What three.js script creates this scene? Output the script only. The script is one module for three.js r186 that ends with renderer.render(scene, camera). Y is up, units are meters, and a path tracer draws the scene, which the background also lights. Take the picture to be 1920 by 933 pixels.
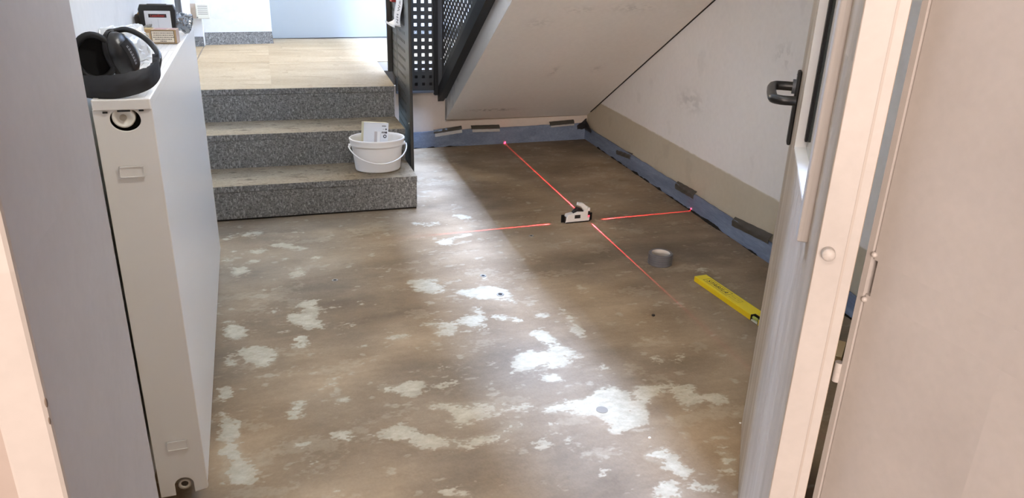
import * as THREE from 'three';
import { RoundedBoxGeometry } from 'three/addons/geometries/RoundedBoxGeometry.js';
import { mergeGeometries, toCreasedNormals } from 'three/addons/utils/BufferGeometryUtils.js';
import { RectAreaLightUniformsLib } from 'three/addons/lights/RectAreaLightUniformsLib.js';

// ---------------------------------------------------------------- camera, light, exposure
const scene = new THREE.Scene();
scene.background = new THREE.Color(0x9fb4c4);
const camera = new THREE.PerspectiveCamera(37.34, 1920 / 933, 0.02, 60);
camera.position.set(0, 1.2, 0);
camera.rotation.order = 'YXZ';
camera.rotation.set(-0.37401, -0.31949, 0.03173);
scene.add(camera);
const renderer = new THREE.WebGLRenderer({ antialias: true });
renderer.toneMapping = THREE.LinearToneMapping;
renderer.toneMappingExposure = 1.14;
renderer.shadowMap.enabled = true;
RectAreaLightUniformsLib.init();

const LIGHT = {
  hall: { color: new THREE.Color(1.0, 0.84, 0.745), L: 27 },
  panel: { color: new THREE.Color(1.0, 0.83, 0.74), L: 40 },    // large opal lamp on the corridor wall, low enough to shine up under the flight
       // warm corridor ceiling lamp behind the camera
  landing: { color: new THREE.Color(1.0, 0.82, 0.50), L: 128 },  // warm wall lamp at the back of the landing
  room: { color: new THREE.Color(1.0, 0.965, 0.90), L: 185 },      // wall lamp above the door, inside the stairwell
  sky: { color: new THREE.Color(0.66, 0.90, 1.46), L: 205 },       // roof light over the stair eye
};
function area(def, w, h, pos, target) {
  const l = new THREE.RectAreaLight(def.color, def.L, w, h);
  l.position.set(...pos); if (target) l.lookAt(...target); else l.rotation.x = -Math.PI / 2;   // without a target it faces straight down
  scene.add(l); return l;
}
area(LIGHT.hall, 1.2, 0.3, [-0.8, 2.49, 0.6]);
area(LIGHT.panel, 2.6, 1.1, [-2.1, 1.55, 4.4], [1.2, 1.0, -1.6]);
area(LIGHT.landing, 0.34, 0.24, [-0.16, 2.3, -6.262], [-0.16, 1.9, -5.2]);
area(LIGHT.room, 0.6, 0.2, [0.92, 2.40, -0.93], [0.45, 1.45, -2.5]);
area(LIGHT.sky, 0.30, 3.5, [1.13, 4.97, -4.75]);

// ---------------------------------------------------------------- helpers
const taken = {};
function numbered(n) { const k = taken[n] = (taken[n] || 0) + 1; return k === 1 ? n : n + '_' + String(k - 1).padStart(3, '0'); }
function thing(name, label, category, pos = [0, 0, 0], turn = 0, group) {
  const o = new THREE.Group(); o.name = numbered(name); o.position.set(...pos); o.rotation.y = turn;
  o.userData = { label, category }; if (group) o.userData.group = group;
  scene.add(o); return o;
}
function part(name, geo, mat, parent, label) {
  const m = new THREE.Mesh(Array.isArray(geo) ? mergeGeometries(geo.map(g => g.index ? g.toNonIndexed() : g), false) : geo, mat);
  m.name = name; m.castShadow = m.receiveShadow = true; if (label) m.userData.label = label;
  parent.add(m); return m;
}
function struct(name, geo, mat, label) {
  const m = part(numbered(name), geo, mat, scene); m.userData.kind = 'structure'; if (label) m.userData.label = label; return m;
}
function structGroup(name, pos = [0, 0, 0], turn = 0) {
  const o = new THREE.Group(); o.name = numbered(name); o.position.set(...pos); o.rotation.y = turn; o.userData.kind = 'structure'; scene.add(o); return o;
}
function solo(name, geo, mat, label, category, group) {
  const m = part(numbered(name), geo, mat, scene); m.userData = { label, category }; if (group) m.userData.group = group; return m;
}
// box by its limits, uv in metres
function box(x0, x1, y0, y1, z0, z1, r = 0) {
  const w = x1 - x0, h = y1 - y0, d = z1 - z0;
  const g = r ? new RoundedBoxGeometry(w, h, d, 2, r) : new THREE.BoxGeometry(w, h, d);
  if (!r) { const uv = g.attributes.uv, dim = [[d, h], [d, h], [w, d], [w, d], [w, h], [w, h]];
    for (let i = 0; i < 24; i++) { const [a, b] = dim[i >> 2]; uv.setXY(i, uv.getX(i) * a, uv.getY(i) * b); } }
  g.translate((x0 + x1) / 2, (y0 + y1) / 2, (z0 + z1) / 2); return g;
}
function cyl(r0, r1, h, at, axis = 'y', seg = 24) {
  const g = new THREE.CylinderGeometry(r0, r1, h, seg);
  if (axis === 'x') g.rotateZ(-Math.PI / 2); if (axis === 'z') g.rotateX(Math.PI / 2);
  g.translate(...at); return g;
}
// solid whose outline lies in (z, y) and whose sides follow xl(z), xr(z)
function prism(profile, xl, xr, plan = false) {
  const pts = profile.map(p => new THREE.Vector2(p[0], p[1]));
  if (THREE.ShapeUtils.isClockWise(pts)) pts.reverse();
  const tri = THREE.ShapeUtils.triangulateShape(pts, []), pos = [], uv = [];
  const add = (p, t) => { pos.push(...p); uv.push(...t); };
  const L = p => [xl(p.x), p.y, p.x], R = p => [xr(p.x), p.y, p.x];
  for (const t of tri) {
    for (const k of [0, 1, 2]) { const p = pts[t[k]]; add(L(p), [p.x, p.y]); }
    for (const k of [0, 2, 1]) { const p = pts[t[k]]; add(R(p), [p.x, p.y]); }
  }
  let s = 0;
  for (let i = 0; i < pts.length; i++) {
    const a = pts[i], b = pts[(i + 1) % pts.length], e = s + a.distanceTo(b);
    const va = plan ? a.x : s, vb = plan ? b.x : e;
    add(L(a), [xl(a.x), va]); add(R(b), [xr(b.x), vb]); add(L(b), [xl(b.x), vb]);
    add(L(a), [xl(a.x), va]); add(R(a), [xr(a.x), va]); add(R(b), [xr(b.x), vb]); s = e;
  }
  const g = new THREE.BufferGeometry();
  g.setAttribute('position', new THREE.Float32BufferAttribute(pos, 3)); g.setAttribute('uv', new THREE.Float32BufferAttribute(uv, 2));
  g.computeVertexNormals(); return g;
}
// plan outline [x, z] raised from y0 to y1
function upright(plan, y0, y1) {
  const s = new THREE.Shape(plan.map(p => new THREE.Vector2(p[0], -p[1])));
  const g = new THREE.ExtrudeGeometry(s, { depth: y1 - y0, bevelEnabled: false }); g.rotateX(-Math.PI / 2); g.translate(0, y0, 0); return g;
}
// curved sheet with thickness: fn(u, v) -> [x, y, z]
function sheet(nu, nv, fn, t) {
  const P = (u, v) => new THREE.Vector3(...fn(u, v)), pos = [], uv = [], idx = [], e = 1e-3;
  for (const side of [1, -1]) for (let j = 0; j <= nv; j++) for (let i = 0; i <= nu; i++) {
    const u = i / nu, v = j / nv, p = P(u, v);
    const du = P(Math.min(1, u + e), v).sub(P(Math.max(0, u - e), v)), dv = P(u, Math.min(1, v + e)).sub(P(u, Math.max(0, v - e)));
    const n = du.cross(dv).normalize(); p.addScaledVector(n, side * t / 2); pos.push(p.x, p.y, p.z); uv.push(u, v);
  }
  const A = (i, j) => j * (nu + 1) + i, N = (nu + 1) * (nv + 1);
  for (let j = 0; j < nv; j++) for (let i = 0; i < nu; i++) {
    const a = A(i, j), b = A(i + 1, j), c = A(i + 1, j + 1), d = A(i, j + 1);
    idx.push(a, b, c, a, c, d, N + a, N + c, N + b, N + a, N + d, N + c);
  }
  const rim = (a, b) => idx.push(a, N + a, b, b, N + a, N + b);
  for (let i = 0; i < nu; i++) { rim(A(i, 0), A(i + 1, 0)); rim(A(i + 1, nv), A(i, nv)); }
  for (let j = 0; j < nv; j++) { rim(A(nu, j), A(nu, j + 1)); rim(A(0, j + 1), A(0, j)); }
  const g = new THREE.BufferGeometry();
  g.setAttribute('position', new THREE.Float32BufferAttribute(pos, 3)); g.setAttribute('uv', new THREE.Float32BufferAttribute(uv, 2));
  g.setIndex(idx); const flat = g.toNonIndexed(); flat.computeVertexNormals(); return toCreasedNormals(flat, 0.7);
}
function tube(points, r, seg = 40, closed = false) {
  return new THREE.TubeGeometry(new THREE.CatmullRomCurve3(points.map(p => new THREE.Vector3(...p)), closed), seg, r, 10, closed);
}
// perforated plate: outline and square holes in (a, b), thickness t
function perforated(outline, holes, size, t) {
  const s = new THREE.Shape(outline.map(p => new THREE.Vector2(...p))), h = size / 2;
  for (const [a, b] of holes) s.holes.push(new THREE.Path([[a - h, b - h], [a - h, b + h], [a + h, b + h], [a + h, b - h]].map(p => new THREE.Vector2(...p))));
  return new THREE.ExtrudeGeometry(s, { depth: t, bevelEnabled: false });
}
// ---------------------------------------------------------------- noise and textures
let seed = 7;
const rnd = () => { seed = (seed * 1664525 + 1013904223) >>> 0; return seed / 4294967296; };
const PERM = new Uint8Array(512), VAL = new Float32Array(256);
{ for (let i = 0; i < 256; i++) { PERM[i] = i; VAL[i] = rnd(); }
  for (let i = 255; i > 0; i--) { const j = Math.floor(rnd() * (i + 1)), t = PERM[i]; PERM[i] = PERM[j]; PERM[j] = t; }
  for (let i = 0; i < 256; i++) PERM[i + 256] = PERM[i]; }
function noise(x, y) {
  const xi = Math.floor(x), yi = Math.floor(y), fx = x - xi, fy = y - yi, X = xi & 255, Y = yi & 255, X1 = (X + 1) & 255, Y1 = (Y + 1) & 255;
  const u = fx * fx * (3 - 2 * fx), v = fy * fy * (3 - 2 * fy);
  const a = VAL[PERM[X + PERM[Y]]], b = VAL[PERM[X1 + PERM[Y]]], c = VAL[PERM[X + PERM[Y1]]], d = VAL[PERM[X1 + PERM[Y1]]];
  return a + (b - a) * u + (c - a) * v + (a - b - c + d) * u * v;
}
function fbm(x, y, o = 4) { let s = 0, a = 0.5, t = 0; for (let i = 0; i < o; i++) { s += a * noise(x, y); t += a; a *= 0.5; x = x * 2.03 + 17.1; y = y * 2.03 + 9.7; } return s / t; }
const sstep = (a, b, x) => { const t = Math.min(1, Math.max(0, (x - a) / (b - a))); return t * t * (3 - 2 * t); };
const mix = (a, b, t) => a + (b - a) * t;
function dataTex(w, h, fn, srgb = true) {
  const d = new Uint8Array(w * h * 4), o = [0, 0, 0];
  for (let j = 0; j < h; j++) for (let i = 0; i < w; i++) { fn((i + 0.5) / w, (j + 0.5) / h, o, i, j); const k = (j * w + i) * 4; d[k] = o[0]; d[k + 1] = o[1]; d[k + 2] = o[2]; d[k + 3] = 255; }
  const t = new THREE.DataTexture(d, w, h, THREE.RGBAFormat); t.wrapS = t.wrapT = THREE.RepeatWrapping; t.magFilter = THREE.LinearFilter; t.minFilter = THREE.LinearMipmapLinearFilter; t.generateMipmaps = true;
  if (srgb) t.colorSpace = THREE.SRGBColorSpace; t.needsUpdate = true; return t;
}
function metres(t, w, h) { t.repeat.set(1 / w, 1 / h); return t; }
function canvasTex(w, h, draw) {
  const c = document.createElement('canvas'); c.width = w; c.height = h; draw(c.getContext('2d'), w, h);
  const t = new THREE.CanvasTexture(c); t.colorSpace = THREE.SRGBColorSpace; return t;
}
const std = (color, roughness = 0.6, o = {}) => new THREE.MeshStandardMaterial({ color, roughness, ...o });
const clampByte = v => Math.max(0, Math.min(255, v));
// ---------------------------------------------------------------- the bare floor: concrete with brown glue residue and pale filler patches
const FX0 = -0.55, FX1 = 2.25, FZ0 = -4.95, FZ1 = -0.75;
const MW = 1024, MH = 1536, mask = new Float32Array(MW * MH);
function patch(strength, ...q) {
  const p = []; for (let i = 0; i < q.length; i += 2) p.push([(q[i] - FX0) / (FX1 - FX0) * MW, (FZ1 - q[i + 1]) / (FZ1 - FZ0) * MH]);
  let y0 = Infinity, y1 = -Infinity; for (const a of p) { y0 = Math.min(y0, a[1]); y1 = Math.max(y1, a[1]); }
  for (let y = Math.max(0, Math.floor(y0)); y <= Math.min(MH - 1, y1); y++) {
    const xs = [];
    for (let i = 0; i < p.length; i++) { const a = p[i], b = p[(i + 1) % p.length]; if ((a[1] <= y + 0.5) !== (b[1] <= y + 0.5)) xs.push(a[0] + (y + 0.5 - a[1]) / (b[1] - a[1]) * (b[0] - a[0])); }
    xs.sort((a, b) => a - b);
    for (let k = 0; k + 1 < xs.length; k += 2) for (let x = Math.max(0, Math.round(xs[k])); x < Math.min(MW, xs[k + 1]); x++) mask[y * MW + x] = Math.max(mask[y * MW + x], strength);
  }
}
patch(.6,-.261,-3.369,-.217,-3.379,-.093,-3.381,-.080,-3.347,-.164,-3.326,-.228,-3.321,-.242,-3.276,-.255,-3.299);
patch(.7,-.149,-3.143,-.094,-3.167,-.075,-3.153,-.094,-3.103,-.143,-3.106);
patch(.7,-.075,-3.190,-.004,-3.221,.032,-3.155,.091,-3.141,.068,-3.110,.017,-3.113,-.031,-3.170);
patch(.7,-.166,-3.034,-.136,-3.052,-.100,-3.018,-.130,-2.992);
patch(.9,-.221,-2.917,-.193,-2.950,-.165,-2.976,-.153,-2.940,-.175,-2.890,-.208,-2.876);
patch(.8,-.250,-3.004,-.236,-3.102,-.229,-3.075,-.228,-2.975,-.246,-2.979);
patch(.6,-.221,-3.197,-.208,-3.194,-.202,-2.952,-.210,-2.946);
patch(.8,-.046,-3.022,-.004,-3.021,.001,-2.994,-.023,-2.983);
patch(.9,.090,-3.007,.138,-3.021,.141,-2.986,.115,-2.966);
patch(.7,.002,-2.840,.046,-2.908,.056,-2.874,.096,-2.856,.054,-2.827,.018,-2.805);
patch(.8,-.123,-2.695,-.096,-2.723,-.087,-2.714,-.107,-2.663);
patch(.95,.008,-2.554,.042,-2.585,.101,-2.577,.091,-2.508,.141,-2.476,.083,-2.478,.070,-2.426,.097,-2.383,.104,-2.341,.040,-2.358,-.012,-2.423,-.025,-2.481,.037,-2.484,.058,-2.491);
patch(1,-.231,-2.479,-.209,-2.497,-.191,-2.457,-.156,-2.414,-.160,-2.370,-.149,-2.313,-.210,-2.329,-.217,-2.441);
patch(.8,-.076,-2.531,-.060,-2.540,-.045,-2.523,-.066,-2.504);
patch(.7,.440,-2.686,.501,-2.686,.572,-2.677,.587,-2.635,.547,-2.615,.575,-2.578,.599,-2.529,.540,-2.529,.473,-2.546,.426,-2.572,.468,-2.612);
patch(.8,.128,-2.511,.167,-2.527,.179,-2.511,.143,-2.495);
patch(.9,.207,-2.544,.227,-2.526,.269,-2.508,.240,-2.496);
patch(.7,.154,-2.334,.193,-2.359,.206,-2.338,.168,-2.313);
patch(.7,.410,-2.303,.465,-2.307,.510,-2.290,.551,-2.279,.535,-2.213,.547,-2.176,.463,-2.176,.462,-2.243,.422,-2.283);
patch(.7,.297,-2.219,.361,-2.235,.386,-2.229,.365,-2.196,.304,-2.195);
patch(1,.661,-3.084,.720,-3.100,.839,-3.144,.831,-3.115,.745,-3.084,.699,-3.007,.657,-3.036);
patch(.9,.807,-3.408,.857,-3.420,.899,-3.375,.873,-3.334,.816,-3.382);
patch(.9,.625,-2.537,.721,-2.535,.705,-2.433,.667,-2.470,.604,-2.499);
patch(.8,.556,-2.302,.621,-2.317,.664,-2.287,.642,-2.209,.584,-2.236);
patch(.8,-.007,-2.297,.019,-2.324,.051,-2.282,.045,-2.258,-.003,-2.270);
patch(.6,.198,-3.303,.219,-3.267,.187,-3.251,.173,-3.282);
patch(.5,-.014,-3.352,.093,-3.358,.078,-3.321,-.008,-3.310);
patch(.5,.206,-3.397,.309,-3.377,.257,-3.346);
patch(.6,.593,-3.352,.718,-3.347,.736,-3.297,.630,-3.278);
patch(.8,.633,-2.384,.678,-2.359,.660,-2.313,.610,-2.338);
patch(.7,.264,-2.389,.288,-2.407,.299,-2.392,.272,-2.369);
patch(.7,-.048,-2.363,-.024,-2.368,-.017,-2.350,-.039,-2.344);
patch(.9,-.182,-2.236,-.146,-2.266,-.105,-2.273,-.079,-2.232,-.046,-2.206,-.060,-2.149,-.095,-2.111,-.130,-2.136,-.140,-2.181,-.161,-2.208);
patch(.8,-.216,-2.223,-.194,-2.239,-.187,-2.172,-.203,-2.145);
patch(.7,-.233,-2.063,-.195,-2.034,-.187,-1.931,-.202,-1.876,-.217,-1.905,-.210,-1.964);
patch(.95,-.210,-1.845,-.189,-1.860,-.162,-1.832,-.165,-1.778,-.168,-1.734,-.150,-1.678,-.134,-1.639,-.118,-1.575,-.156,-1.573,-.207,-1.613,-.186,-1.653,-.206,-1.759);
patch(.85,-.033,-1.873,-.004,-1.909,.019,-1.907,.012,-1.861,-.009,-1.815,-.033,-1.830);
patch(.7,.088,-1.884,.124,-1.911,.137,-1.898,.124,-1.865,.095,-1.856);
patch(.6,.077,-1.990,.100,-2.024,.117,-1.994,.103,-1.954,.079,-1.956);
patch(.85,.219,-1.933,.250,-1.935,.281,-1.907,.306,-1.934,.346,-1.929,.354,-1.868,.315,-1.846,.271,-1.876,.229,-1.892);
patch(.6,.358,-1.886,.410,-1.892,.460,-1.903,.457,-1.870,.403,-1.860);
patch(.9,.338,-1.764,.382,-1.787,.438,-1.772,.518,-1.769,.497,-1.695,.430,-1.663,.382,-1.676,.413,-1.709,.395,-1.757);
patch(.75,.075,-1.736,.121,-1.747,.133,-1.696,.204,-1.689,.270,-1.731,.292,-1.669,.332,-1.642,.395,-1.594,.475,-1.615,.465,-1.583,.413,-1.559,.337,-1.580,.269,-1.599,.242,-1.644,.157,-1.675,.092,-1.677);
patch(.6,-.016,-2.096,.004,-2.106,.003,-2.070,-.027,-2.073);
patch(.7,.050,-2.110,.074,-2.125,.066,-2.074,.052,-2.062);
patch(.6,-.017,-1.722,.014,-1.737,.028,-1.687,.010,-1.663,-.015,-1.677);
patch(.6,-.002,-1.603,.025,-1.630,.040,-1.619,.021,-1.576,.001,-1.585);
patch(.9,.292,-1.413,.351,-1.416,.380,-1.398,.389,-1.369,.294,-1.404);
patch(.7,.031,-1.483,.066,-1.486,.082,-1.485,.076,-1.465);
patch(.5,.129,-1.549,.148,-1.551,.139,-1.527);
patch(.6,.145,-1.509,.172,-1.501,.162,-1.484);
patch(.6,-.072,-1.715,-.055,-1.721,-.048,-1.693);
patch(.7,-.011,-2.249,.038,-2.259,.059,-2.254,.046,-2.216,.008,-2.198,-.022,-2.217);
patch(.6,.190,-2.196,.218,-2.207,.218,-2.160,.195,-2.149);
patch(.5,.384,-1.990,.426,-1.989,.477,-1.976,.451,-1.957,.400,-1.965);
patch(.7,-.092,-1.893,-.074,-1.908,-.067,-1.890);
patch(.95,.634,-2.520,.703,-2.532,.782,-2.527,.811,-2.462,.803,-2.381,.746,-2.409,.689,-2.437,.624,-2.480);
patch(.8,.827,-2.494,.864,-2.514,.881,-2.488,.866,-2.462);
patch(.95,.681,-2.283,.730,-2.295,.782,-2.245,.773,-2.211,.736,-2.244,.705,-2.234);
patch(.7,.612,-2.363,.674,-2.361,.659,-2.326,.623,-2.341);
patch(1,.785,-2.137,.829,-2.138,.851,-2.075,.861,-2.046,.792,-2.064);
patch(.85,.959,-2.237,.976,-2.208,.967,-2.102,.946,-2.051,.929,-2.078,.929,-2.147);
patch(.7,1.068,-2.147,1.095,-2.141,1.103,-2.096,1.066,-2.118);
patch(.6,.849,-2.290,.889,-2.255,.863,-2.200,.836,-2.219);
patch(.8,1.136,-2.481,1.155,-2.464,1.141,-2.453);
patch(.6,1.182,-2.428,1.190,-2.360,1.171,-2.355);
patch(.7,1.375,-2.668,1.395,-2.658,1.377,-2.636);
patch(.4,1.651,-2.536,1.691,-2.492,1.733,-2.465,1.652,-2.452);
patch(.5,1.484,-3.104,1.562,-3.031,1.534,-3.022);
patch(.6,.738,-2.659,.770,-2.660,.765,-2.621,.742,-2.627);
patch(.6,.949,-2.304,.975,-2.278,.949,-2.259);
patch(.4,.562,-2.277,.617,-2.275,.662,-2.239,.634,-2.176,.568,-2.171,.546,-2.210);
patch(1,.666,-1.992,.713,-2.013,.763,-2.006,.806,-1.978,.841,-1.946,.838,-1.881,.793,-1.882,.734,-1.908,.693,-1.887,.657,-1.929);
patch(.95,.709,-1.852,.756,-1.860,.787,-1.831,.762,-1.803,.717,-1.830);
patch(.85,.790,-2.064,.856,-2.047,.861,-1.998,.907,-1.934,.866,-1.922,.810,-1.988);
patch(1,.833,-1.721,.879,-1.752,.927,-1.734,.939,-1.702,.918,-1.670,.935,-1.647,.962,-1.604,.930,-1.544,.887,-1.531,.816,-1.522,.828,-1.580,.809,-1.619,.747,-1.631,.644,-1.668,.663,-1.693,.746,-1.707,.817,-1.697);
patch(.8,.966,-1.734,1.016,-1.720,1.101,-1.708,1.152,-1.674,1.147,-1.618,1.123,-1.578,1.074,-1.560,1.056,-1.587,1.069,-1.639,1.072,-1.676,1.038,-1.685,.983,-1.625,.946,-1.626,.959,-1.697);
patch(.8,1.177,-1.629,1.232,-1.614,1.216,-1.581,1.162,-1.559,1.157,-1.606);
patch(1,.838,-1.413,.894,-1.427,.928,-1.433,.932,-1.394,.927,-1.352,.942,-1.327,.924,-1.305,.896,-1.306,.886,-1.357,.845,-1.389);
patch(.95,.833,-1.310,.873,-1.299,.878,-1.265,.869,-1.234,.806,-1.252);
patch(.85,.891,-1.255,.919,-1.280,.952,-1.271,.946,-1.246,.990,-1.241,.975,-1.232,.919,-1.248,.886,-1.232);
patch(.85,.724,-1.416,.745,-1.410,.729,-1.380,.719,-1.342,.699,-1.348,.716,-1.376);
patch(.8,.736,-1.311,.762,-1.317,.758,-1.299,.739,-1.298);
patch(.75,1.051,-1.407,1.069,-1.394,1.084,-1.338,1.048,-1.284,1.006,-1.296,1.024,-1.333,1.053,-1.354);
patch(.85,.661,-1.529,.712,-1.546,.763,-1.548,.724,-1.527,.673,-1.510);
patch(.75,.578,-1.536,.627,-1.554,.644,-1.533,.601,-1.507);
patch(.8,.660,-1.617,.685,-1.602,.681,-1.579,.650,-1.563);
patch(.85,1.104,-1.855,1.144,-1.872,1.147,-1.832,1.102,-1.828);
patch(.8,1.179,-1.835,1.229,-1.879,1.205,-1.817,1.181,-1.807);
patch(.6,1.308,-1.852,1.335,-1.854,1.314,-1.836);
patch(.7,.436,-1.763,.504,-1.772,.553,-1.732,.634,-1.715,.631,-1.676,.560,-1.704,.464,-1.679,.415,-1.675);
patch(.7,.397,-1.601,.467,-1.605,.509,-1.602,.507,-1.563,.443,-1.566,.395,-1.557);
patch(.5,.494,-1.614,.559,-1.670,.606,-1.632,.587,-1.604,.518,-1.568);
patch(.7,1.024,-1.467,1.046,-1.451,1.026,-1.443);
patch(.7,.644,-1.921,.658,-1.897,.647,-1.864,.631,-1.883);
patch(.6,.852,-1.888,.941,-1.864,.958,-1.826,.889,-1.851);
patch(.8,.350,-1.413,.374,-1.406,.389,-1.369,.343,-1.382);
patch(.5,.576,-1.993,.609,-1.973,.590,-1.946);
patch(.5,.548,-1.875,.575,-1.858,.552,-1.834);
patch(.7,.655,-2.087,.687,-2.077,.666,-2.047);
function blur(src, w, h, r, vertical) {
  const out = new Float32Array(w * h), n = vertical ? w : h, len = vertical ? h : w;
  for (let k = 0; k < n; k++) { let s = 0; const at = i => { const c = Math.min(len - 1, Math.max(0, i)); return src[vertical ? c * w + k : k * w + c]; };
    for (let i = -r; i <= r; i++) s += at(i);
    for (let i = 0; i < len; i++) { out[vertical ? i * w + k : k * w + i] = s / (2 * r + 1); s += at(i + r + 1) - at(i - r); } }
  return out;
}
const soft = blur(blur(blur(blur(mask, MW, MH, 6, false), MW, MH, 6, true), MW, MH, 5, false), MW, MH, 5, true);
function maskAt(u, v) { const x = Math.min(MW - 1.01, u * MW - 0.5), y = Math.min(MH - 1.01, v * MH - 0.5), i = Math.max(0, Math.floor(x)), j = Math.max(0, Math.floor(y)), a = x - i, b = y - j, k = j * MW + i;
  return mix(mix(soft[k], soft[k + 1], a), mix(soft[k + MW], soft[k + MW + 1], a), b); }
const floorBump = new Uint8Array(1024 * 1024);
const floorMap = dataTex(2048, 2048, (u, v, o, i, j) => {
  const x = u * (FX1 - FX0), z = v * (FZ1 - FZ0);
  const swirl = fbm(x * 1.3 + 5, z * 2.2, 3) - 0.5;
  const streak = fbm(x * 2.4 + swirl * 2, z * 8 + swirl * 3, 4), cloud = fbm(x * 3.1 + 40, z * 4.2 + 8, 4), fine = fbm(x * 70, z * 110, 3), grit = fbm(x * 260, z * 260, 2);
  const scrape = fbm(x * 9 + 3, z * 60 + 11, 3);
  let t = 0.34 * (streak - 0.5) + 0.80 * (cloud - 0.5) + 0.12 * (fine - 0.5) + 0.10 * (scrape - 0.5) + 0.10 * (grit - 0.5);
  let r = 138 + t * 92, g = 120 + t * 87, b = 96 + t * 79;
  const warm = fbm(x * 1.7 + 90, z * 1.9 + 31, 3) - 0.5; r += warm * 15; b -= warm * 18;
  // pale residue: traced patches with ragged edges plus scattered flecks
  const mk = maskAt(u, v), m = mk + (fbm(x * 14 + 7, z * 30 + 3, 5) - 0.5) * 1.25 + (fbm(x * 90 + 70, z * 150, 3) - 0.5) * 0.8 + (scrape - 0.5) * 0.4;
  let w = sstep(0.34, 0.60, m) * sstep(0.02, 0.2, mk) * (0.78 + 0.22 * sstep(0.45, 0.95, mk + (fbm(x * 11 + 4, z * 19, 4) - 0.5) * 0.9)) * (0.72 + 0.45 * fbm(x * 40 + 9, z * 70, 3));
  const fleck = fbm(x * 20 + 200, z * 34 + 77, 4); w = Math.max(w, 0.42 * sstep(0.72, 0.82, fleck + 0.16 * (cloud - 0.5)));
  const blot = fbm(x * 7 + 60, z * 13 + 21, 5) + (fine - 0.5) * 0.25; w = Math.max(w, 0.20 * sstep(0.665, 0.76, blot));
  const film = sstep(0.25, 0.6, maskAt(u, v) + (cloud - 0.5) * 0.5) * 0.22; w = Math.max(w, film);
  const pt = 12 * (grit - 0.5) + 26 * (fine - 0.5);
  o[0] = clampByte(mix(r, 188 + pt, w)); o[1] = clampByte(mix(g, 181 + pt, w)); o[2] = clampByte(mix(b, 160 + pt, w));
  if (!(i & 1) && !(j & 1)) floorBump[(j >> 1) * 1024 + (i >> 1)] = clampByte(90 + 90 * w + 50 * (fine - 0.5) + 40 * (grit - 0.5));
});
const floorBumpMap = dataTex(1024, 1024, (u, v, o, i, j) => { o[0] = o[1] = o[2] = floorBump[j * 1024 + i]; }, false);
const floorMat = new THREE.MeshStandardMaterial({ map: floorMap, bumpMap: floorBumpMap, bumpScale: 0.0015, roughness: 0.74 });
{
  const g = new THREE.BoxGeometry(FX1 - FX0, 0.12, FZ1 - FZ0); g.translate((FX0 + FX1) / 2, -0.06, (FZ0 + FZ1) / 2);
  struct('floor', g, floorMat, 'bare stripped concrete floor with pale filler patches');
}
const hallFloorMat = std(0x776b5d, 0.6);
struct('floor', box(-4.3, 2.8, -0.12, 0.0, FZ1, 5.6), hallFloorMat);

// ---------------------------------------------------------------- other surfaces
const granite = (() => {
  const t = dataTex(1024, 1024, (u, v, o) => {
    const x = u * 0.56, y = v * 0.56, q = fbm(x * 30, y * 30, 2) * 3;
    const a = fbm(x * 150 + q, y * 330, 3), b = fbm(x * 330 + 60, y * 170 + q, 3), c = fbm(x * 420 + 9, y * 460 + 4, 2);
    let g = 126 + (a - 0.5) * 58 + (b - 0.5) * 38 + (c - 0.5) * 26;
    g += 30 * sstep(0.62, 0.76, b) - 30 * sstep(0.60, 0.72, fbm(x * 210 + 30, y * 260 + q, 3));
    o[0] = clampByte(g); o[1] = clampByte(g * 0.99); o[2] = clampByte(g * 0.96);
  });
  metres(t, 0.8, 0.8); return new THREE.MeshStandardMaterial({ map: t, roughness: 0.7, bumpMap: t, bumpScale: 0.0012 });
})();
const treadTop = (() => {
  const t = dataTex(1024, 512, (u, v, o) => {
    const x = u * 1.4, y = v * 0.5, n = fbm(x * 5, y * 12, 4), f = fbm(x * 160, y * 200, 3), s = fbm(x * 26 + 4, y * 60, 3);
    const k = (n - 0.5) * 46 + (f - 0.5) * 34 - 34 * sstep(0.66, 0.78, s);
    o[0] = clampByte(134 + k); o[1] = clampByte(119 + k); o[2] = clampByte(96 + k * 0.95);
  }); metres(t, 1.4, 0.5); return new THREE.MeshStandardMaterial({ map: t, roughness: 0.75 });
})();
const hardboard = (() => {
  const t = dataTex(1024, 1024, (u, v, o) => {
    const x = u * 1.3, y = v * 1.3, n = fbm(x * 3, y * 6, 4), f = fbm(x * 130, y * 130, 3), s = fbm(x * 4 + 8, y * 20 + x * 4, 4);
    const k = (n - 0.5) * 34 + (f - 0.5) * 22 - 16 * sstep(0.6, 0.85, s) - 14 * sstep(0.78, 0.86, fbm(x * 24, y * 24, 2));
    o[0] = clampByte(152 + k); o[1] = clampByte(133 + k); o[2] = clampByte(104 + k);
  }); metres(t, 1.3, 1.3); return new THREE.MeshStandardMaterial({ map: t, roughness: 0.7 });
})();
function plaster(r, g, b, amp = 10, size = 2.4, dirt = 18) {
  const t = dataTex(512, 512, (u, v, o) => {
    const x = u * size, y = v * size, n = fbm(x * 1.6, y * 2.3, 4), f = fbm(x * 70, y * 70, 2), s = fbm(x * 6 + 4, y * 9, 4);
    const k = (n - 0.5) * amp + (f - 0.5) * 5 - dirt * sstep(0.68, 0.8, s);
    o[0] = clampByte(r + k); o[1] = clampByte(g + k); o[2] = clampByte(b + k);
  }); metres(t, size, size); return new THREE.MeshStandardMaterial({ map: t, roughness: 0.85, bumpMap: t, bumpScale: 0.0006 });
}
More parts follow.
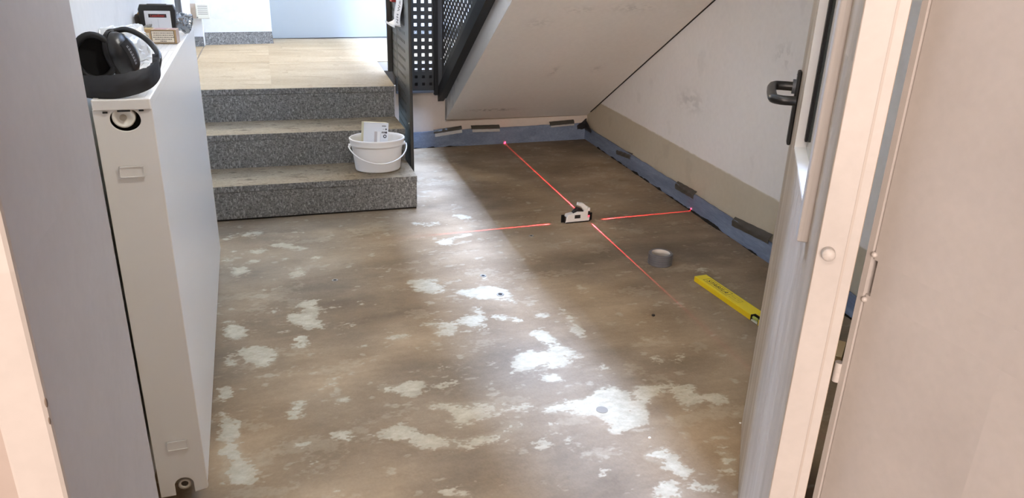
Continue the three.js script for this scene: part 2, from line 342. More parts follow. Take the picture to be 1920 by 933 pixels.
const wallWhite = plaster(226, 225, 220, 8, 2.4, 5), wallBack = plaster(214, 202, 190, 8, 2.4, 6), soffitMat = (() => { // off-white paint with a few grey scuffs; uv is (x, z)
  const marks = [[1.40, -4.70, 0.14, 0.018, 60], [1.565, -4.07, 0.02, 0.06, 26], [1.83, -4.04, 0.03, 0.04, 20], [1.25, -3.48, 0.06, 0.05, 14], [1.41, -3.35, 0.08, 0.03, 16], [1.67, -3.33, 0.10, 0.04, 18]];
  const t = dataTex(512, 1024, (u, v, o) => {
    const x = 0.9 + u * 1.4, z = -5 + v * 4;
    let k = (fbm(x * 1.6, z * 2.1, 4) - 0.5) * 10 + (fbm(x * 70, z * 70, 2) - 0.5) * 5;
    for (const [mx, mz, lx, lz, a] of marks) { const dx = (x - mx) / lx, dz = (z - mz) / lz, q = dx * dx + dz * dz; if (q < 4) k -= a * Math.exp(-q) * sstep(0.40, 0.62, fbm(x * 60 + mx * 40, z * 90, 3)); }
    o[0] = clampByte(238 + k); o[1] = clampByte(234 + k); o[2] = clampByte(227 + k);
  }); t.repeat.set(1 / 1.4, 1 / 4); t.offset.set(-0.9 / 1.4, 5 / 4); return new THREE.MeshStandardMaterial({ map: t, roughness: 0.85 });
})(), flightSide = plaster(224, 221, 214);
const hallWall = plaster(158, 146, 138, 16, 1.2), ceilMat = plaster(232, 231, 228);
// right wall: white paint stops about 0.28 m above the floor, bare grey-beige plaster below
const rightWallMat = (() => {
  const t = dataTex(1536, 1024, (u, v, o) => {
    const z = -4.98 + u * 4.25, y = v * 5.2, n = fbm(z * 1.4 + 3, y * 1.9, 4), f = fbm(z * 60, y * 60, 2), s = fbm(z * 7, y * 9 + 2, 4);
    const edge = 0.289 - 0.012 * (z + 3.5) + (fbm(z * 30, 2.5, 3) - 0.5) * 0.006;
    const paint = sstep(edge - 0.003, edge + 0.003, y);
    let k = (n - 0.5) * 12 + (f - 0.5) * 5 - 6 * sstep(0.68, 0.8, s);
    const gx = (z + 3.36) / 0.13, gy = (y - 0.545) / 0.05, rub = Math.exp(-(gx * gx + gy * gy)) * sstep(0.36, 0.62, fbm(z * 30, y * 60, 4));
    const gx2 = (z + 2.62) / 0.06, gy2 = (y - 0.86) / 0.05, rub2 = Math.exp(-(gx2 * gx2 + gy2 * gy2)) * sstep(0.52, 0.62, fbm(z * 50, y * 50 + 9, 3));
    k -= 22 * rub + 18 * rub2;
    o[0] = clampByte(mix(196, 237, paint) + k); o[1] = clampByte(mix(187, 235, paint) + k); o[2] = clampByte(mix(166, 231, paint) + k);
  });
  t.repeat.set(1 / 4.25, 1 / 5.2); t.offset.set(4.98 / 4.25, 0);
  return new THREE.MeshStandardMaterial({ map: t, roughness: 0.85 });
})();
// brushed grey door paint with wipe marks
const doorPaint = (() => {
  const c = dataTex(512, 512, (u, v, o) => { const s = fbm(u * 22, v * 3.1 + 3, 4), k = (s - 0.5) * 30 + (fbm(u * 9 + 5, v * 9, 3) - 0.5) * 14; o[0] = clampByte(166 + k); o[1] = clampByte(153 + k); o[2] = clampByte(138 + k); });
  const r = dataTex(512, 512, (u, v, o) => { const s = fbm(u * 26 + 8, v * 2.4, 4); o[0] = o[1] = o[2] = clampByte(120 + (s - 0.5) * 150); }, false);
  metres(c, 0.95, 1.1); metres(r, 0.95, 1.1);
  return new THREE.MeshStandardMaterial({ map: c, roughnessMap: r, roughness: 1 });
})();
const framePaint = (() => {
  const c = dataTex(256, 256, (u, v, o) => { const k = (fbm(u * 5, v * 5, 4) - 0.5) * 12 + (fbm(u * 60, v * 60, 2) - 0.5) * 5; o[0] = clampByte(176 + k); o[1] = clampByte(170 + k); o[2] = clampByte(165 + k); });
  metres(c, 0.5, 0.5); return new THREE.MeshStandardMaterial({ map: c, roughness: 0.48 });
})();
const steelDark = std(0x42423f, 0.42, { metalness: 0.3 }), steelBlack = std(0x17191b, 0.5, { metalness: 0.2 }), steelGrey = std(0x5d6166, 0.5, { metalness: 0.3 });
const chrome = std(0xc9c9c6, 0.3, { metalness: 0.9 }), enamel = std(0xe9e6df, 0.32), enamelMatt = std(0xe9e6df, 0.5), black = std(0x111111, 0.55), rubber = std(0x1b1b1c, 0.75);

// ---------------------------------------------------------------- room shell
const leftX = z => -0.345 + 0.0387 * (z + 1.47), rightX = z => 2.153 - 0.0581 * (z + 4.877), backZ = x => -4.877 - 0.044 * (x - 2.153);
struct('wall_left', prism([[-7.2, -0.12], [-0.80, -0.12], [-0.80, 5.1], [-7.2, 5.1]], z => leftX(z) - 0.2, leftX), wallWhite);
struct('wall_right', prism([[-7.2, -0.12], [-0.62, -0.12], [-0.62, 5.1], [-7.2, 5.1]], rightX, z => rightX(z) + 0.2), rightWallMat, 'white stairwell wall with a bare beige band along its foot');
struct('wall_back', [upright([[0.755, backZ(0.755)], [1.095, backZ(1.095)], [1.095, backZ(1.095) - 0.14], [0.755, backZ(0.755) - 0.14]], 0, 0.42), upright([[1.095, backZ(1.095)], [2.19, backZ(2.19)], [2.19, backZ(2.19) - 0.14], [1.095, backZ(1.095) - 0.14]], 0, 0.172)], wallBack, 'low wall under the landing edge');
// landing slab, its far walls and the recessed door
struct('landing_floor', [upright([[-0.62, -4.52], [0.665, -4.52], [0.665, -4.84], [2.19, -4.905], [2.33, -7.1], [-0.7, -7.1]], 0.32, 0.512)], std(0x6f675c, 0.8));
struct('wall_landing', upright([[-0.46, -6.33], [0.041, -6.425], [0.041, -6.86], [-0.46, -6.86]], 0.512, 2.6), wallWhite, 'white wall at the back of the landing');
struct('wall_landing', upright([[-0.62, -6.24], [-0.46, -6.24], [-0.46, -6.5], [-0.62, -6.5]], 0.512, 2.6), wallWhite);
struct('wall_landing', upright([[1.04, -6.915], [2.35, -7.02], [2.35, -7.15], [1.04, -7.05]], 0.512, 5.1), wallWhite);
struct('wall_landing', upright([[0.041, -6.9], [1.04, -6.99], [1.04, -7.15], [0.041, -7.15]], 2.3, 5.1), wallWhite);
{
  const d = structGroup('door'); d.name = 'door_2'; d.userData.label = 'pale blue-grey door in the recess behind the landing';
  part('door_panel', upright([[0.046, -6.79], [1.036, -6.92], [1.036, -6.97], [0.046, -6.84]], 0.518, 2.3), std(0xa6a9a6, 0.55), d);
  part('door_handle', [cyl(0.009, 0.009, 0.11, [0.2, 1.5, -6.76], 'x'), cyl(0.009, 0.009, 0.05, [0.15, 1.5, -6.785], 'z')], steelBlack, d);
}
const skirtTop = (n, pts, h) => struct(n, upright(pts, 0.516, 0.516 + h), granite);
skirtTop('baseboard_landing', [[-0.455, -6.317], [0.041, -6.411], [0.041, -6.427], [-0.455, -6.333]], 0.092);
skirtTop('baseboard_landing', [[-0.56, -6.226], [-0.462, -6.226], [-0.462, -6.242], [-0.56, -6.242]], 0.07);
skirtTop('baseboard_landing', [[1.05, -6.897], [2.3, -6.998], [2.3, -7.012], [1.05, -6.913]], 0.09);
// ceilings: a low one over the steps, the stair eye stays open up to the roof light
struct('ceiling', box(-1.0, 0.885, 2.6, 2.78, -7.2, -0.8), ceilMat);
struct('wall_shaft', box(0.765, 0.885, 2.78, 5.1, -7.2, -0.8), wallWhite);
struct('ceiling', box(0.6, 2.6, 5.1, 5.25, -7.2, -0.6), ceilMat);
// door wall with its opening, and the corridor behind the camera
struct('wall_front', [box(-4.3, -0.205, 0, 5.1, -0.80, -0.545), box(0.80, 2.8, 0, 5.1, -0.714, -0.45), box(-0.205, 0.80, 2.08, 5.1, -0.80, -0.545)], hallWall);
struct('wall_hall', box(-4.3, -4.1, -0.1, 2.6, -0.55, 5.6), hallWall); struct('wall_hall', box(2.6, 2.8, -0.1, 2.6, -0.46, 5.6), hallWall);
struct('wall_hall', box(-4.3, 2.8, -0.1, 2.6, 5.5, 5.7), hallWall); struct('ceiling', box(-4.3, 2.8, 2.52, 2.68, -0.55, 5.7), hallWall);
{ // roof light
  const w = structGroup('window'); w.name = 'window_1';
  part('window_frame', [box(0.96, 0.98, 4.98, 5.1, -6.54, -2.96), box(1.28, 1.30, 4.98, 5.1, -6.54, -2.96)], steelGrey, w);
  part('window_pane', box(0.98, 1.28, 5.0, 5.03, -6.5, -3.0), std(0xffffff, 0.6, { emissive: LIGHT.sky.color, emissiveIntensity: 3 }), w);
}
function lampBox(name, label, x, y, z, w, h, d, glow, face) {
  const t = thing(name, label, 'lamp', [x, y, z]);
  part('lamp_housing', box(-w / 2 - 0.02, w / 2 + 0.02, -h / 2 - (face ? 0.02 : 0), h / 2 + 0.02, -d / 2 - (face ? 0 : 0.02), d / 2 + 0.02), enamelMatt, t);
  const gl = std(0xffffff, 0.5, { emissive: glow, emissiveIntensity: 2 });
  part('lamp_diffuser', face ? box(-w / 2, w / 2, -h / 2, h / 2, -d / 2 - 0.012, -d / 2) : box(-w / 2, w / 2, -h / 2 - 0.012, -h / 2, -d / 2, d / 2), gl, t);
}
lampBox('ceiling_lamp', 'long warm ceiling lamp in the corridor behind the doorway', -0.8, 2.516, 0.6, 1.2, 0.02, 0.3, LIGHT.hall.color);
{
  const t = thing('wall_lamp', 'square warm wall lamp high on the wall behind the landing', 'lamp', [-0.16, 2.3, -6.385]); 
  part('lamp_housing', box(-0.19, 0.19, -0.14, 0.14, 0, 0.085, 0.01), enamelMatt, t);
  part('lamp_diffuser', box(-0.17, 0.17, -0.12, 0.12, 0.085, 0.1), std(0xffffff, 0.5, { emissive: LIGHT.landing.color, emissiveIntensity: 2 }), t);
}
{
  const t = thing('wall_lamp', 'long opal light panel on the corridor wall behind the doorway', 'lamp', [-2.1, 1.55, 4.4]); t.lookAt(1.2, 1.0, -1.6);
  part('lamp_housing', box(-1.34, 1.34, -0.59, 0.59, -0.1, -0.03, 0.01), enamelMatt, t);
  part('lamp_diffuser', box(-1.3, 1.3, -0.55, 0.55, -0.03, -0.012), std(0xffffff, 0.5, { emissive: LIGHT.panel.color, emissiveIntensity: 2 }), t);
}
{
  const t = thing('wall_lamp', 'flat white wall lamp above the doorway inside the stairwell', 'lamp', [0.92, 2.40, -0.93]); t.lookAt(0.45, 1.45, -2.5);
  part('lamp_housing', box(-0.32, 0.32, -0.12, 0.12, -0.07, -0.018, 0.01), enamelMatt, t);
  part('lamp_diffuser', box(-0.3, 0.3, -0.1, 0.1, -0.018, -0.006), std(0xffffff, 0.5, { emissive: LIGHT.room.color, emissiveIntensity: 2 }), t);
}
// ---------------------------------------------------------------- steps up to the landing
const R = 0.172, T = 0.324, ZS = -3.557, XE = 0.66;
{
  const st = thing('staircase', 'three grey granite steps with worn tan treads rising to the landing', 'stairs');
  for (let k = 0; k < 3; k++) {
    const z = ZS - k * T, y = (k + 1) * R, x0 = -0.415 - 0.012 * k;
    part('step_riser', box(x0, XE - 0.002, k * R + (k ? -0.002 : 0.010), y - 0.031, z - (k < 2 ? T - 0.012 : 0.315), z), granite, st);
    const g = box(x0, XE, y - 0.029, y, k < 2 ? z - T - 0.01 : z - 0.012, z + 0.003);
    part('step_tread', g, [granite, granite, treadTop, granite, granite, granite], st);
  }
  part('step_base', box(-0.415, XE - 0.004, 0, 0.010, ZS - 0.3, ZS - 0.010), black, st);
}
function board(label, pts, y = 0.516) { return solo('hardboard_sheet', upright(pts, y - 0.0038, y), hardboard, label, 'board', 'protective boards on the landing'); }
board('tan protective board at the landing edge, nearest the steps', [[-0.40, -4.219], [0.664, -4.219], [0.712, -5.262], [-0.455, -5.262]]);
board('tan protective board in the middle of the landing, seam in front', [[-0.455, -5.268], [1.6, -5.268], [1.6, -5.96], [-0.458, -5.96]]);
board('tan protective board at the back of the landing by the blue-grey door', [[-0.46, -5.966], [1.7, -5.966], [1.7, -6.77], [0.046, -6.77], [0.046, -6.41], [-0.46, -6.31]]);
board('narrow tan board strip along the left wall of the landing', [[-0.405, -4.23], [-0.463, -5.3], [-0.47, -6.22], [-0.525, -6.22], [-0.48, -5.0], [-0.447, -4.23]]);
// ---------------------------------------------------------------- upper stair flight
{
  const xl = z => 1.104 - 0.037 * (z + 4.7), xr = z => rightX(z) - 0.0015, S = 0.537, y0 = 0.213;
  const fl = thing('stair_flight', 'sloping off-white underside of the upper stair flight along the right wall', 'stairs');
  const zA = -4.80, zB = -1.25, ys = z => y0 + S * (z - zA), zE = -4.96;
  const prof = [[zE, 0.1745], [-4.8717, 0.1745], [zB, ys(zB)]];
  for (let k = 10; k >= 0; k--) { const z = zA + 0.02 + k * T, y = 0.505 + (k + 1) * R; if (z < zB) prof.push([Math.min(z + T, zB), y], [z, y]); }
  prof.push([zE, 0.505]);
  part('soffit_slab', prism(prof, xl, xr, true), soffitMat, fl);
  part('wall_joint', prism([[zA, y0 - 0.003], [zB, ys(zB) - 0.003], [zB, ys(zB)], [zA, y0]], z => rightX(z) - 0.009, z => rightX(z) - 0.001), std(0x2e2a27, 0.9), fl, 'dark joint along the wall');
  part('slab_side', prism([[-4.872, 0.176], [zB, ys(zB) + 0.001], [zB, ys(zB) + 0.20], [-4.872, 0.40]], z => xl(z) - 0.003, z => xl(z) - 0.0002), flightSide, fl);
}
struct('landing_floor', box(0.74, 2.3, 2.08, 2.4, -1.25, -0.8), soffitMat);
// ---------------------------------------------------------------- perforated balustrade
const P = 0.0465;
{
  // guard along the steps, seen edge-on
  const gx = z => 0.685 - 0.05 * (z + 3.8);
  const sg = thing('guard_panel', 'dark steel guard panel beside the steps, nearest the bucket', 'railing', [gx(-3.8), 0, -3.8], Math.PI / 2 - 0.05);
  const holes = []; for (let a = 0.25; a < 0.58; a += P) for (let b = 0.12; b < 1.5; b += P) holes.push([a, b]);
  part('panel', perforated([[0, 0.02], [0.61, 0.02], [0.61, 1.55], [0, 1.55]], holes, 0.0155, 0.003), steelDark, sg);
  part('post', box(0, 0.05, 0.02, 1.55, -0.010, 0.006, 0.002), steelDark, sg);
  part('bolt', new THREE.SphereGeometry(0.006, 12, 8).translate(0.106, 0.363, -0.001), chrome, sg);
  const s2 = thing('guard_panel', 'dark steel guard panel beside the landing, behind the hanging tag', 'railing', [gx(-4.425), 0, -4.425], Math.PI / 2 - 0.05);
  const h2 = []; for (let a = 0.035; a < 0.25; a += P) for (let b = 0.58; b < 1.5; b += P) h2.push([a, b]);
  part('panel', perforated([[0, 0.524], [0.27, 0.524], [0.27, 1.55], [0, 1.55]], h2, 0.0155, 0.003), steelDark, s2);
  part('post', box(0.245, 0.275, 0.53, 1.55, -0.03, -0.0005, 0.003), steelDark, s2);
}
{
  const fg = thing('guard_panel', 'blue-black perforated panel with square holes across the landing edge', 'railing', [0, 0, -4.80]);
  const holes = []; for (let i = -2; i < 3; i++) for (let k = -10; k < 12; k++) holes.push([0.897 + i * 0.0475, 0.94 - k * P]);
  part('panel', perforated([[0.765, 0.385], [1.012, 0.385], [1.012, 1.5], [0.765, 1.5]], holes, 0.0195, 0.003), steelDark, fg);
  part('backing_strip', box(0.765, 1.012, 0.388, 0.497, -0.016, -0.008), rubber, fg);
  part('bottom_flange', box(0.765, 1.012, 0.372, 0.386, -0.02, 0.012), steelGrey, fg);
  part('post', box(1.0125, 1.036, 0.36, 1.5, -0.012, 0.03), steelBlack, fg);
}
{
  const kx = z => 1.037 - 0.037 * (z + 4.8), S = 0.545, zA = -4.79, zB = -2.7, yb = z => 0.316 + S * (z - zA);
  const sk = thing('guard_panel', 'black-railed perforated panel sloping up along the stair flight', 'railing');
  part('bottom_rail', prism([[zA, yb(zA)], [zB, yb(zB)], [zB, yb(zB) + 0.09], [zA, yb(zA) + 0.09]], kx, z => kx(z) + 0.04), steelBlack, sk);
  part('rail_bracket', prism([[zA - 0.035, yb(zA) + 0.012], [zB, yb(zB) + 0.04], [zB, yb(zB) + 0.085], [zA - 0.035, yb(zA) + 0.06]], z => kx(z) + 0.04, z => 1.099 - 0.037 * (z + 4.7)), steelBlack, sk);
  part('top_rail', prism([[zA, yb(zA) + 1.1], [zB, yb(zB) + 1.1], [zB, yb(zB) + 1.15], [zA, yb(zA) + 1.15]], kx, z => kx(z) + 0.04), steelBlack, sk);
  const holes = [];
  const ca = Math.cos(0.494), sa = Math.sin(0.494);
  for (let i = 0; i < 60; i++) for (let j = 0; j < 24; j++) { const d = 0.16 + j * P, a = 0.03 + i * P * ca - d * sa * 0.88, y = 0.36 + S * 0 + i * P * sa + d * ca; if (a > 0.055 && a < 1.5 && y > 0.36 + S * a + 0.11 && y < 1.36 + S * a) holes.push([a, y]); }
  const pg = perforated([[0, 0.36], [2.08, 0.36 + S * 2.08], [2.08, 1.42 + S * 2.08], [0, 1.42]], holes, 0.0145, 0.0012);
  const pm = part('panel', pg, steelDark, sk); pm.position.set(kx(zA) + 0.03, 0, zA); pm.rotation.y = -Math.PI / 2 - 0.037;
  part('end_bar', box(1.038, 1.076, 0.34, 1.5, -4.80, -4.792), steelGrey, sk);
  part('bolt', new THREE.SphereGeometry(0.006, 12, 8).translate(1.060, 0.589, -4.79), chrome, sk);
  part('bolt', new THREE.SphereGeometry(0.006, 12, 8).translate(1.088, 0.335, -4.765), chrome, sk);
}
{ // printed strip hanging on the guard
  const t = canvasTex(256, 512, (c, w, h) => {
    c.fillStyle = '#dcdadb'; c.fillRect(0, 0, w, h); c.fillStyle = '#8f9092'; c.fillRect(50, 40, 46, 52); c.fillStyle = '#b9b9bb'; c.fillRect(120, 30, 26, 240);
    c.fillStyle = '#a9aaad'; for (let k = 0; k < 4; k++) c.fillRect(52 + k * 14, 200 + k * 30, 7, 220 - k * 40);
    c.strokeStyle = '#b5b5b7'; c.lineWidth = 4; c.beginPath(); c.arc(70, 165, 18, 0, 7); c.stroke();
    c.save(); c.translate(196, 470); c.rotate(-Math.PI / 2); c.fillStyle = '#55565a'; c.font = 'bold 62px sans-serif'; c.textBaseline = 'middle'; c.fillText('NH Wasser', 0, 0, 400); c.restore();
    c.fillStyle = '#b06a6a'; c.fillRect(110, 0, 120, 16);
  });
  const tg = thing('hanging_tag', 'white printed plastic strip hanging on the dark guard beside the steps', 'tag');
  const gx = z => 0.685 - 0.05 * (z + 3.8);
  part('printed_strip', sheet(10, 26, (u, v) => {
    const y = 0.835 + v * 0.30, z = -4.36 + u * 0.315 + 0.04 * (1 - v) * (0.5 - u), curl = Math.max(0, 0.10 - v) / 0.10;
    return [gx(z) - 0.010 - 0.010 * Math.sin(u * 3.1) - 0.012 * Math.sin(v * 9) * (1 - v) - 0.05 * curl * (1 - u), y + 0.012 * curl * curl, z - 0.03 * curl];
  }, 0.001), std(0xffffff, 0.55, { map: t }), tg);
  part('torn_end', sheet(8, 3, (u, v) => [0.683 - 0.02 - 0.02 * u, 0.838 + 0.012 * v + 0.012 * u * u, -4.15 - 0.20 * u], 0.001), std(0xe2e0e0, 0.55), tg);
  const clip = thing('clip', 'red plastic clip at the top of the dark guard by the tag', 'clip', [0.704, 0.955, -4.44]);
  part('clip_jaw', box(-0.015, 0.015, 0, 0.05, -0.035, 0.035, 0.006), std(0xb02a22, 0.45), clip);
}
// ---------------------------------------------------------------- blue edge insulation strips and their tape
const foam = (() => { const t = dataTex(512, 128, (u, v, o) => { const k = (fbm(u * 18, v * 4, 4) - 0.5) * 40 + (fbm(u * 160, v * 26, 2) - 0.5) * 22; o[0] = clampByte(120 + k * 0.9); o[1] = clampByte(134 + k); o[2] = clampByte(157 + k * 1.05); });
  return new THREE.MeshStandardMaterial({ map: t, roughness: 0.6 }); })();
const wob = (s, k) => (fbm(s * 9 + k * 31, k * 7.7, 3) - 0.5);
const bead = std(0x14130f, 0.9);
{
  const t = thing('edge_strip', 'blue foam edge strip along the low wall under the stair flight', 'insulation');
  part('foam_band', sheet(90, 5, (u, v) => { const x = 0.70 + u * 1.437, y1 = 0.111 + 0.010 * wob(x, 2) + 0.008 * u; return [x, mix(-0.001, y1, v), backZ(x) + 0.008 + 0.010 * wob(x, 3) * v * (1 - v) * 4 + 0.004 * v]; }, 0.007), foam, t);
  part('dark_bead', sheet(70, 3, (u, v) => { const x = 0.72 + u * 0.52, k = Math.max(0, wob(x * 2.2, 8) + 0.12) * Math.sin(Math.PI * u); return [x, 0.0006 + 0.034 * k * v, backZ(x) + 0.014 + 0.012 * k * (1 - v)]; }, 0.0012), bead, t);
}
{
  const t = thing('edge_strip', 'blue foam edge strip running along the foot of the right wall', 'insulation');
  part('foam_band', sheet(140, 5, (u, v) => { const z = -4.874 + u * 4.1, y1 = 0.098 + 0.012 * wob(z, 5) - 0.006 * u; return [rightX(z) - 0.007 + 0.012 * wob(z, 6) * v * (1 - v) * 4 - 0.004 * v, mix(-0.001, y1, v), z]; }, 0.007), foam, t);
  part('dark_bead', sheet(260, 3, (u, v) => { const z = -4.6 + u * 3.2, k = Math.max(0, wob(z * 1.7, 9) + 0.10) + 0.5 * Math.max(0, 1 - Math.abs(z + 3.02) / 0.16); return [rightX(z) - 0.0135 - 0.014 * k * (1 - v) - 0.022 * Math.max(0, wob(z * 6, 12)) * k * (1 - v), 0.0006 + 0.028 * k * v, z]; }, 0.0012), bead, t);
}
const tapeDark = std(0x4a4842, 0.45), tapeSilver = std(0xbdbdba, 0.3, { metalness: 0.2 });
// place(s, y, out): s along the wall, out from it
function tapePiece(label, place, s0, s1, yt0, yt1, drop, silver) {
  const t = thing('tape_piece', label, 'tape', [0, 0, 0], 0, undefined);
  const cr = (u, v) => 0.0016 * Math.sin(u * 23 + v * 5) + 0.001 * Math.sin(u * 51);
  part('tape_flap', sheet(16, 6, (u, v) => { const s = mix(s0, s1, u), yt = mix(yt0, yt1, u); return place(s, yt - drop * v, (v < 0.45 ? mix(0.003, 0.019, v / 0.45) : 0.019) + cr(u, v)); }, 0.0012), tapeDark, t);
  if (silver) part('tape_edge', sheet(16, 3, (u, v) => { const s = mix(s0 + 0.008, s1, u), yt = mix(yt0, yt1, u) - drop - 0.001; return place(s, yt - silver * v, 0.0185 + cr(u, v) + 0.006 * v); }, 0.0012), tapeSilver, t, 'shiny silver lower fold of the tape');
}
const onBack = (s, y, o) => [s, y, backZ(s) + o], onRight = (s, y, o) => [rightX(s) - o, y, s];
tapePiece('creased grey tape piece on the blue strip, nearest the dark guard', onBack, 1.012, 1.208, 0.119, 0.139, 0.022, 0.020);
tapePiece('flat grey tape piece with silver fold, left of the red laser end', onBack, 1.274, 1.480, 0.138, 0.134, 0.024, 0.018);
tapePiece('grey tape piece on the blue strip just left of the room corner', onBack, 1.855, 2.045, 0.138, 0.146, 0.026, 0.010);
tapePiece('short dark tape piece on the right wall strip, nearest the corner', onRight, -4.25, -4.02, 0.080, 0.104, 0.036, 0);
tapePiece('dark tape piece on the right wall strip above the red laser dot', onRight, -3.40, -3.185, 0.106, 0.112, 0.040, 0);
tapePiece('longest dark tape piece on the right wall strip beside the door', onRight, -2.80, -2.495, 0.105, 0.128, 0.042, 0);
{
  const t = thing('tape_piece', 'crumpled black tape patch folded into the room corner', 'tape');
  part('tape_flap', [sheet(6, 6, (u, v) => { const x = 2.07 + u * 0.072; return [x, 0.078 + v * (0.03 + 0.045 * u) + 0.003 * Math.sin(u * 9), backZ(x) + 0.021 + 0.004 * Math.sin(v * 7 + u * 5)]; }, 0.0014),
    sheet(6, 6, (u, v) => { const z = -4.85 + u * 0.13; return [rightX(z) - 0.022 - 0.003 * Math.sin(v * 8), 0.075 + v * (0.078 - 0.05 * u), z]; }, 0.0014)], std(0x2a2a2c, 0.4), t);
}
// ---------------------------------------------------------------- radiator
{
  const rd = thing('radiator', 'white flat panel radiator along the left wall, end cover facing the doorway', 'radiator', [-0.213, 0, -1.474], 0.026);
  const W = 0.094, L = 1.51, y0 = 0.075, y1 = 0.947;
  part('front_panel', box(-0.018, 0, y0, y1 - 0.006, -L, -0.004, 0.005), enamel, rd);
  part('back_panel', box(-W + 0.002, -W + 0.018, y0, y1 - 0.006, -L, -0.004, 0.004), enamel, rd);
  const fins = []; for (let k = 1; k < 50; k++) fins.push(box(-0.070, -0.022, y0 + 0.06, y1 - 0.08, -k * 0.03 - 0.001, -k * 0.03 + 0.001));
  const fm = part('convector_fins', fins, enamelMatt, rd); fm.userData.kind = 'stuff';
  const endShape = (hole, notch) => {
    const s = new THREE.Shape(), c = -0.0455;
    s.moveTo(-W, y0); s.lineTo(c - 0.021, y0);
    if (notch) { s.lineTo(c - 0.021, y0 + 0.022); s.absarc(c, y0 + 0.022, 0.021, Math.PI, 0, true); s.lineTo(c + 0.021, y0); }
    s.lineTo(-0.004, y0 + (notch ? 0.004 : 0)); s.quadraticCurveTo(0.0008, y0 + 0.002, 0.0008, y0 + 0.012); s.lineTo(0.0008, y1 - 0.02); s.lineTo(-W, y1 - 0.02); s.lineTo(-W, y0);
    if (hole) { const h = new THREE.Path(); h.absellipse(c + 0.001, 0.9095, 0.0268, 0.0225, 0, Math.PI * 2, true, 0); s.holes.push(h); }
    return s;
  };
  const ec = part('end_cover', new THREE.ExtrudeGeometry(endShape(true, true), { depth: 0.003, bevelEnabled: true, bevelSize: 0.0015, bevelThickness: 0.0015, bevelSegments: 2, curveSegments: 24 }).translate(0, 0, -0.006), enamelMatt, rd);
  part('end_cover', new THREE.ExtrudeGeometry(endShape(false, false), { depth: 0.003, bevelEnabled: false }).translate(0, 0, -L - 0.003), enamelMatt, rd);
  const plate = (x, y, w, h) => { // embossed maker's plate: rim and field
    part('embossed_plate', [box(x - w / 2, x + w / 2, y - h / 2, y + h / 2, 0, 0.0012, 0.0005), box(x - w / 2, x + w / 2, y + h / 2 - 0.0016, y + h / 2, 0, 0.0026), box(x - w / 2, x + w / 2, y - h / 2, y - h / 2 + 0.0016, 0, 0.0026), box(x - w / 2, x - w / 2 + 0.0016, y - h / 2, y + h / 2, 0, 0.0026), box(x + w / 2 - 0.0016, x + w / 2, y - h / 2, y + h / 2, 0, 0.0026)].map(g => g.index ? g.toNonIndexed() : g), enamelMatt, rd);
  };
  plate(-0.047, 0.813, 0.042, 0.021); plate(-0.046, 0.204, 0.042, 0.022);
  // top grille: rim, cross bars and lengthwise bars
  const top = [box(-W - 0.0005, -W + 0.010, y1 - 0.019, y1, -L - 0.004, 0.001, 0.002), box(-0.010, 0.0015, y1 - 0.019, y1, -L - 0.004, 0.001, 0.002)];
  for (let k = 0; k <= 6; k++) top.push(box(-W + 0.008, -0.008, y1 - 0.006, y1 - 0.0012, -0.036 - k * 0.245, k ? -0.012 - k * 0.245 : 0));
  for (let k = 0; k < 6; k++) top.push(box(-W + 0.010 + k * 0.0124, -W + 0.0216 + k * 0.0124, y1 - 0.006, y1 - 0.0016, -L + 0.01, -0.006));
  top.push(box(-W, 0.001, y1 - 0.0195, y1 - 0.0005, -0.004, 0.002, 0.002));
  part('top_grille', top, enamel, rd);
  part('slot', [box(-0.079, -0.071, y1 - 0.0245, y1 - 0.0215, -0.001, 0.0012), box(-0.020, -0.012, y1 - 0.0225, y1 - 0.0195, -0.001, 0.0012), box(-0.055, -0.034, y1 - 0.0225, y1 - 0.0195, -0.001, 0.0014)], black, rd);
  // air vent in the round opening
  const vx = -0.047, vy = 0.914;
  const vent = part('vent_plug', new THREE.LatheGeometry([[0.0001, 0], [0.0045, 0.0005], [0.012, 0.001], [0.0150, 0.004], [0.0172, 0.0045], [0.0192, 0.003], [0.0192, -0.016]].map(p => new THREE.Vector2(...p)), 32).rotateX(Math.PI / 2).translate(vx, vy, -0.006), std(0xe8e4d8, 0.35), rd);
  part('vent_screw', [cyl(0.0058, 0.0058, 0.004, [vx - 0.001, vy - 0.001, -0.0045], 'z', 16), box(vx - 0.005, vx + 0.003, vy - 0.002, vy, -0.003, -0.0022)], std(0xa89c8a, 0.5, { metalness: 0.4 }), vent);
  part('opening_lining', box(vx - 0.030, vx + 0.030, vy - 0.032, vy + 0.026, -0.075, -0.03), black, rd);
  // lower connection
  const pc = part('pipe_stub', new THREE.LatheGeometry([[0.0075, -0.02], [0.0075, 0.001], [0.0085, 0.003], [0.0135, 0.003], [0.0135, -0.02]].map(p => new THREE.Vector2(...p)), 28).rotateX(Math.PI / 2).translate(-0.045, 0.096, -0.009), std(0xcfc6b8, 0.4), rd);
  part('pipe_bore', cyl(0.0078, 0.0078, 0.012, [-0.045, 0.096, -0.016], 'z', 20), std(0x4a4138, 0.6), pc);
  for (const z of [-0.3, -1.3]) part('wall_bracket', box(-W - 0.036, -W, 0.3, 0.34, z, z + 0.03), enamelMatt, rd);
}
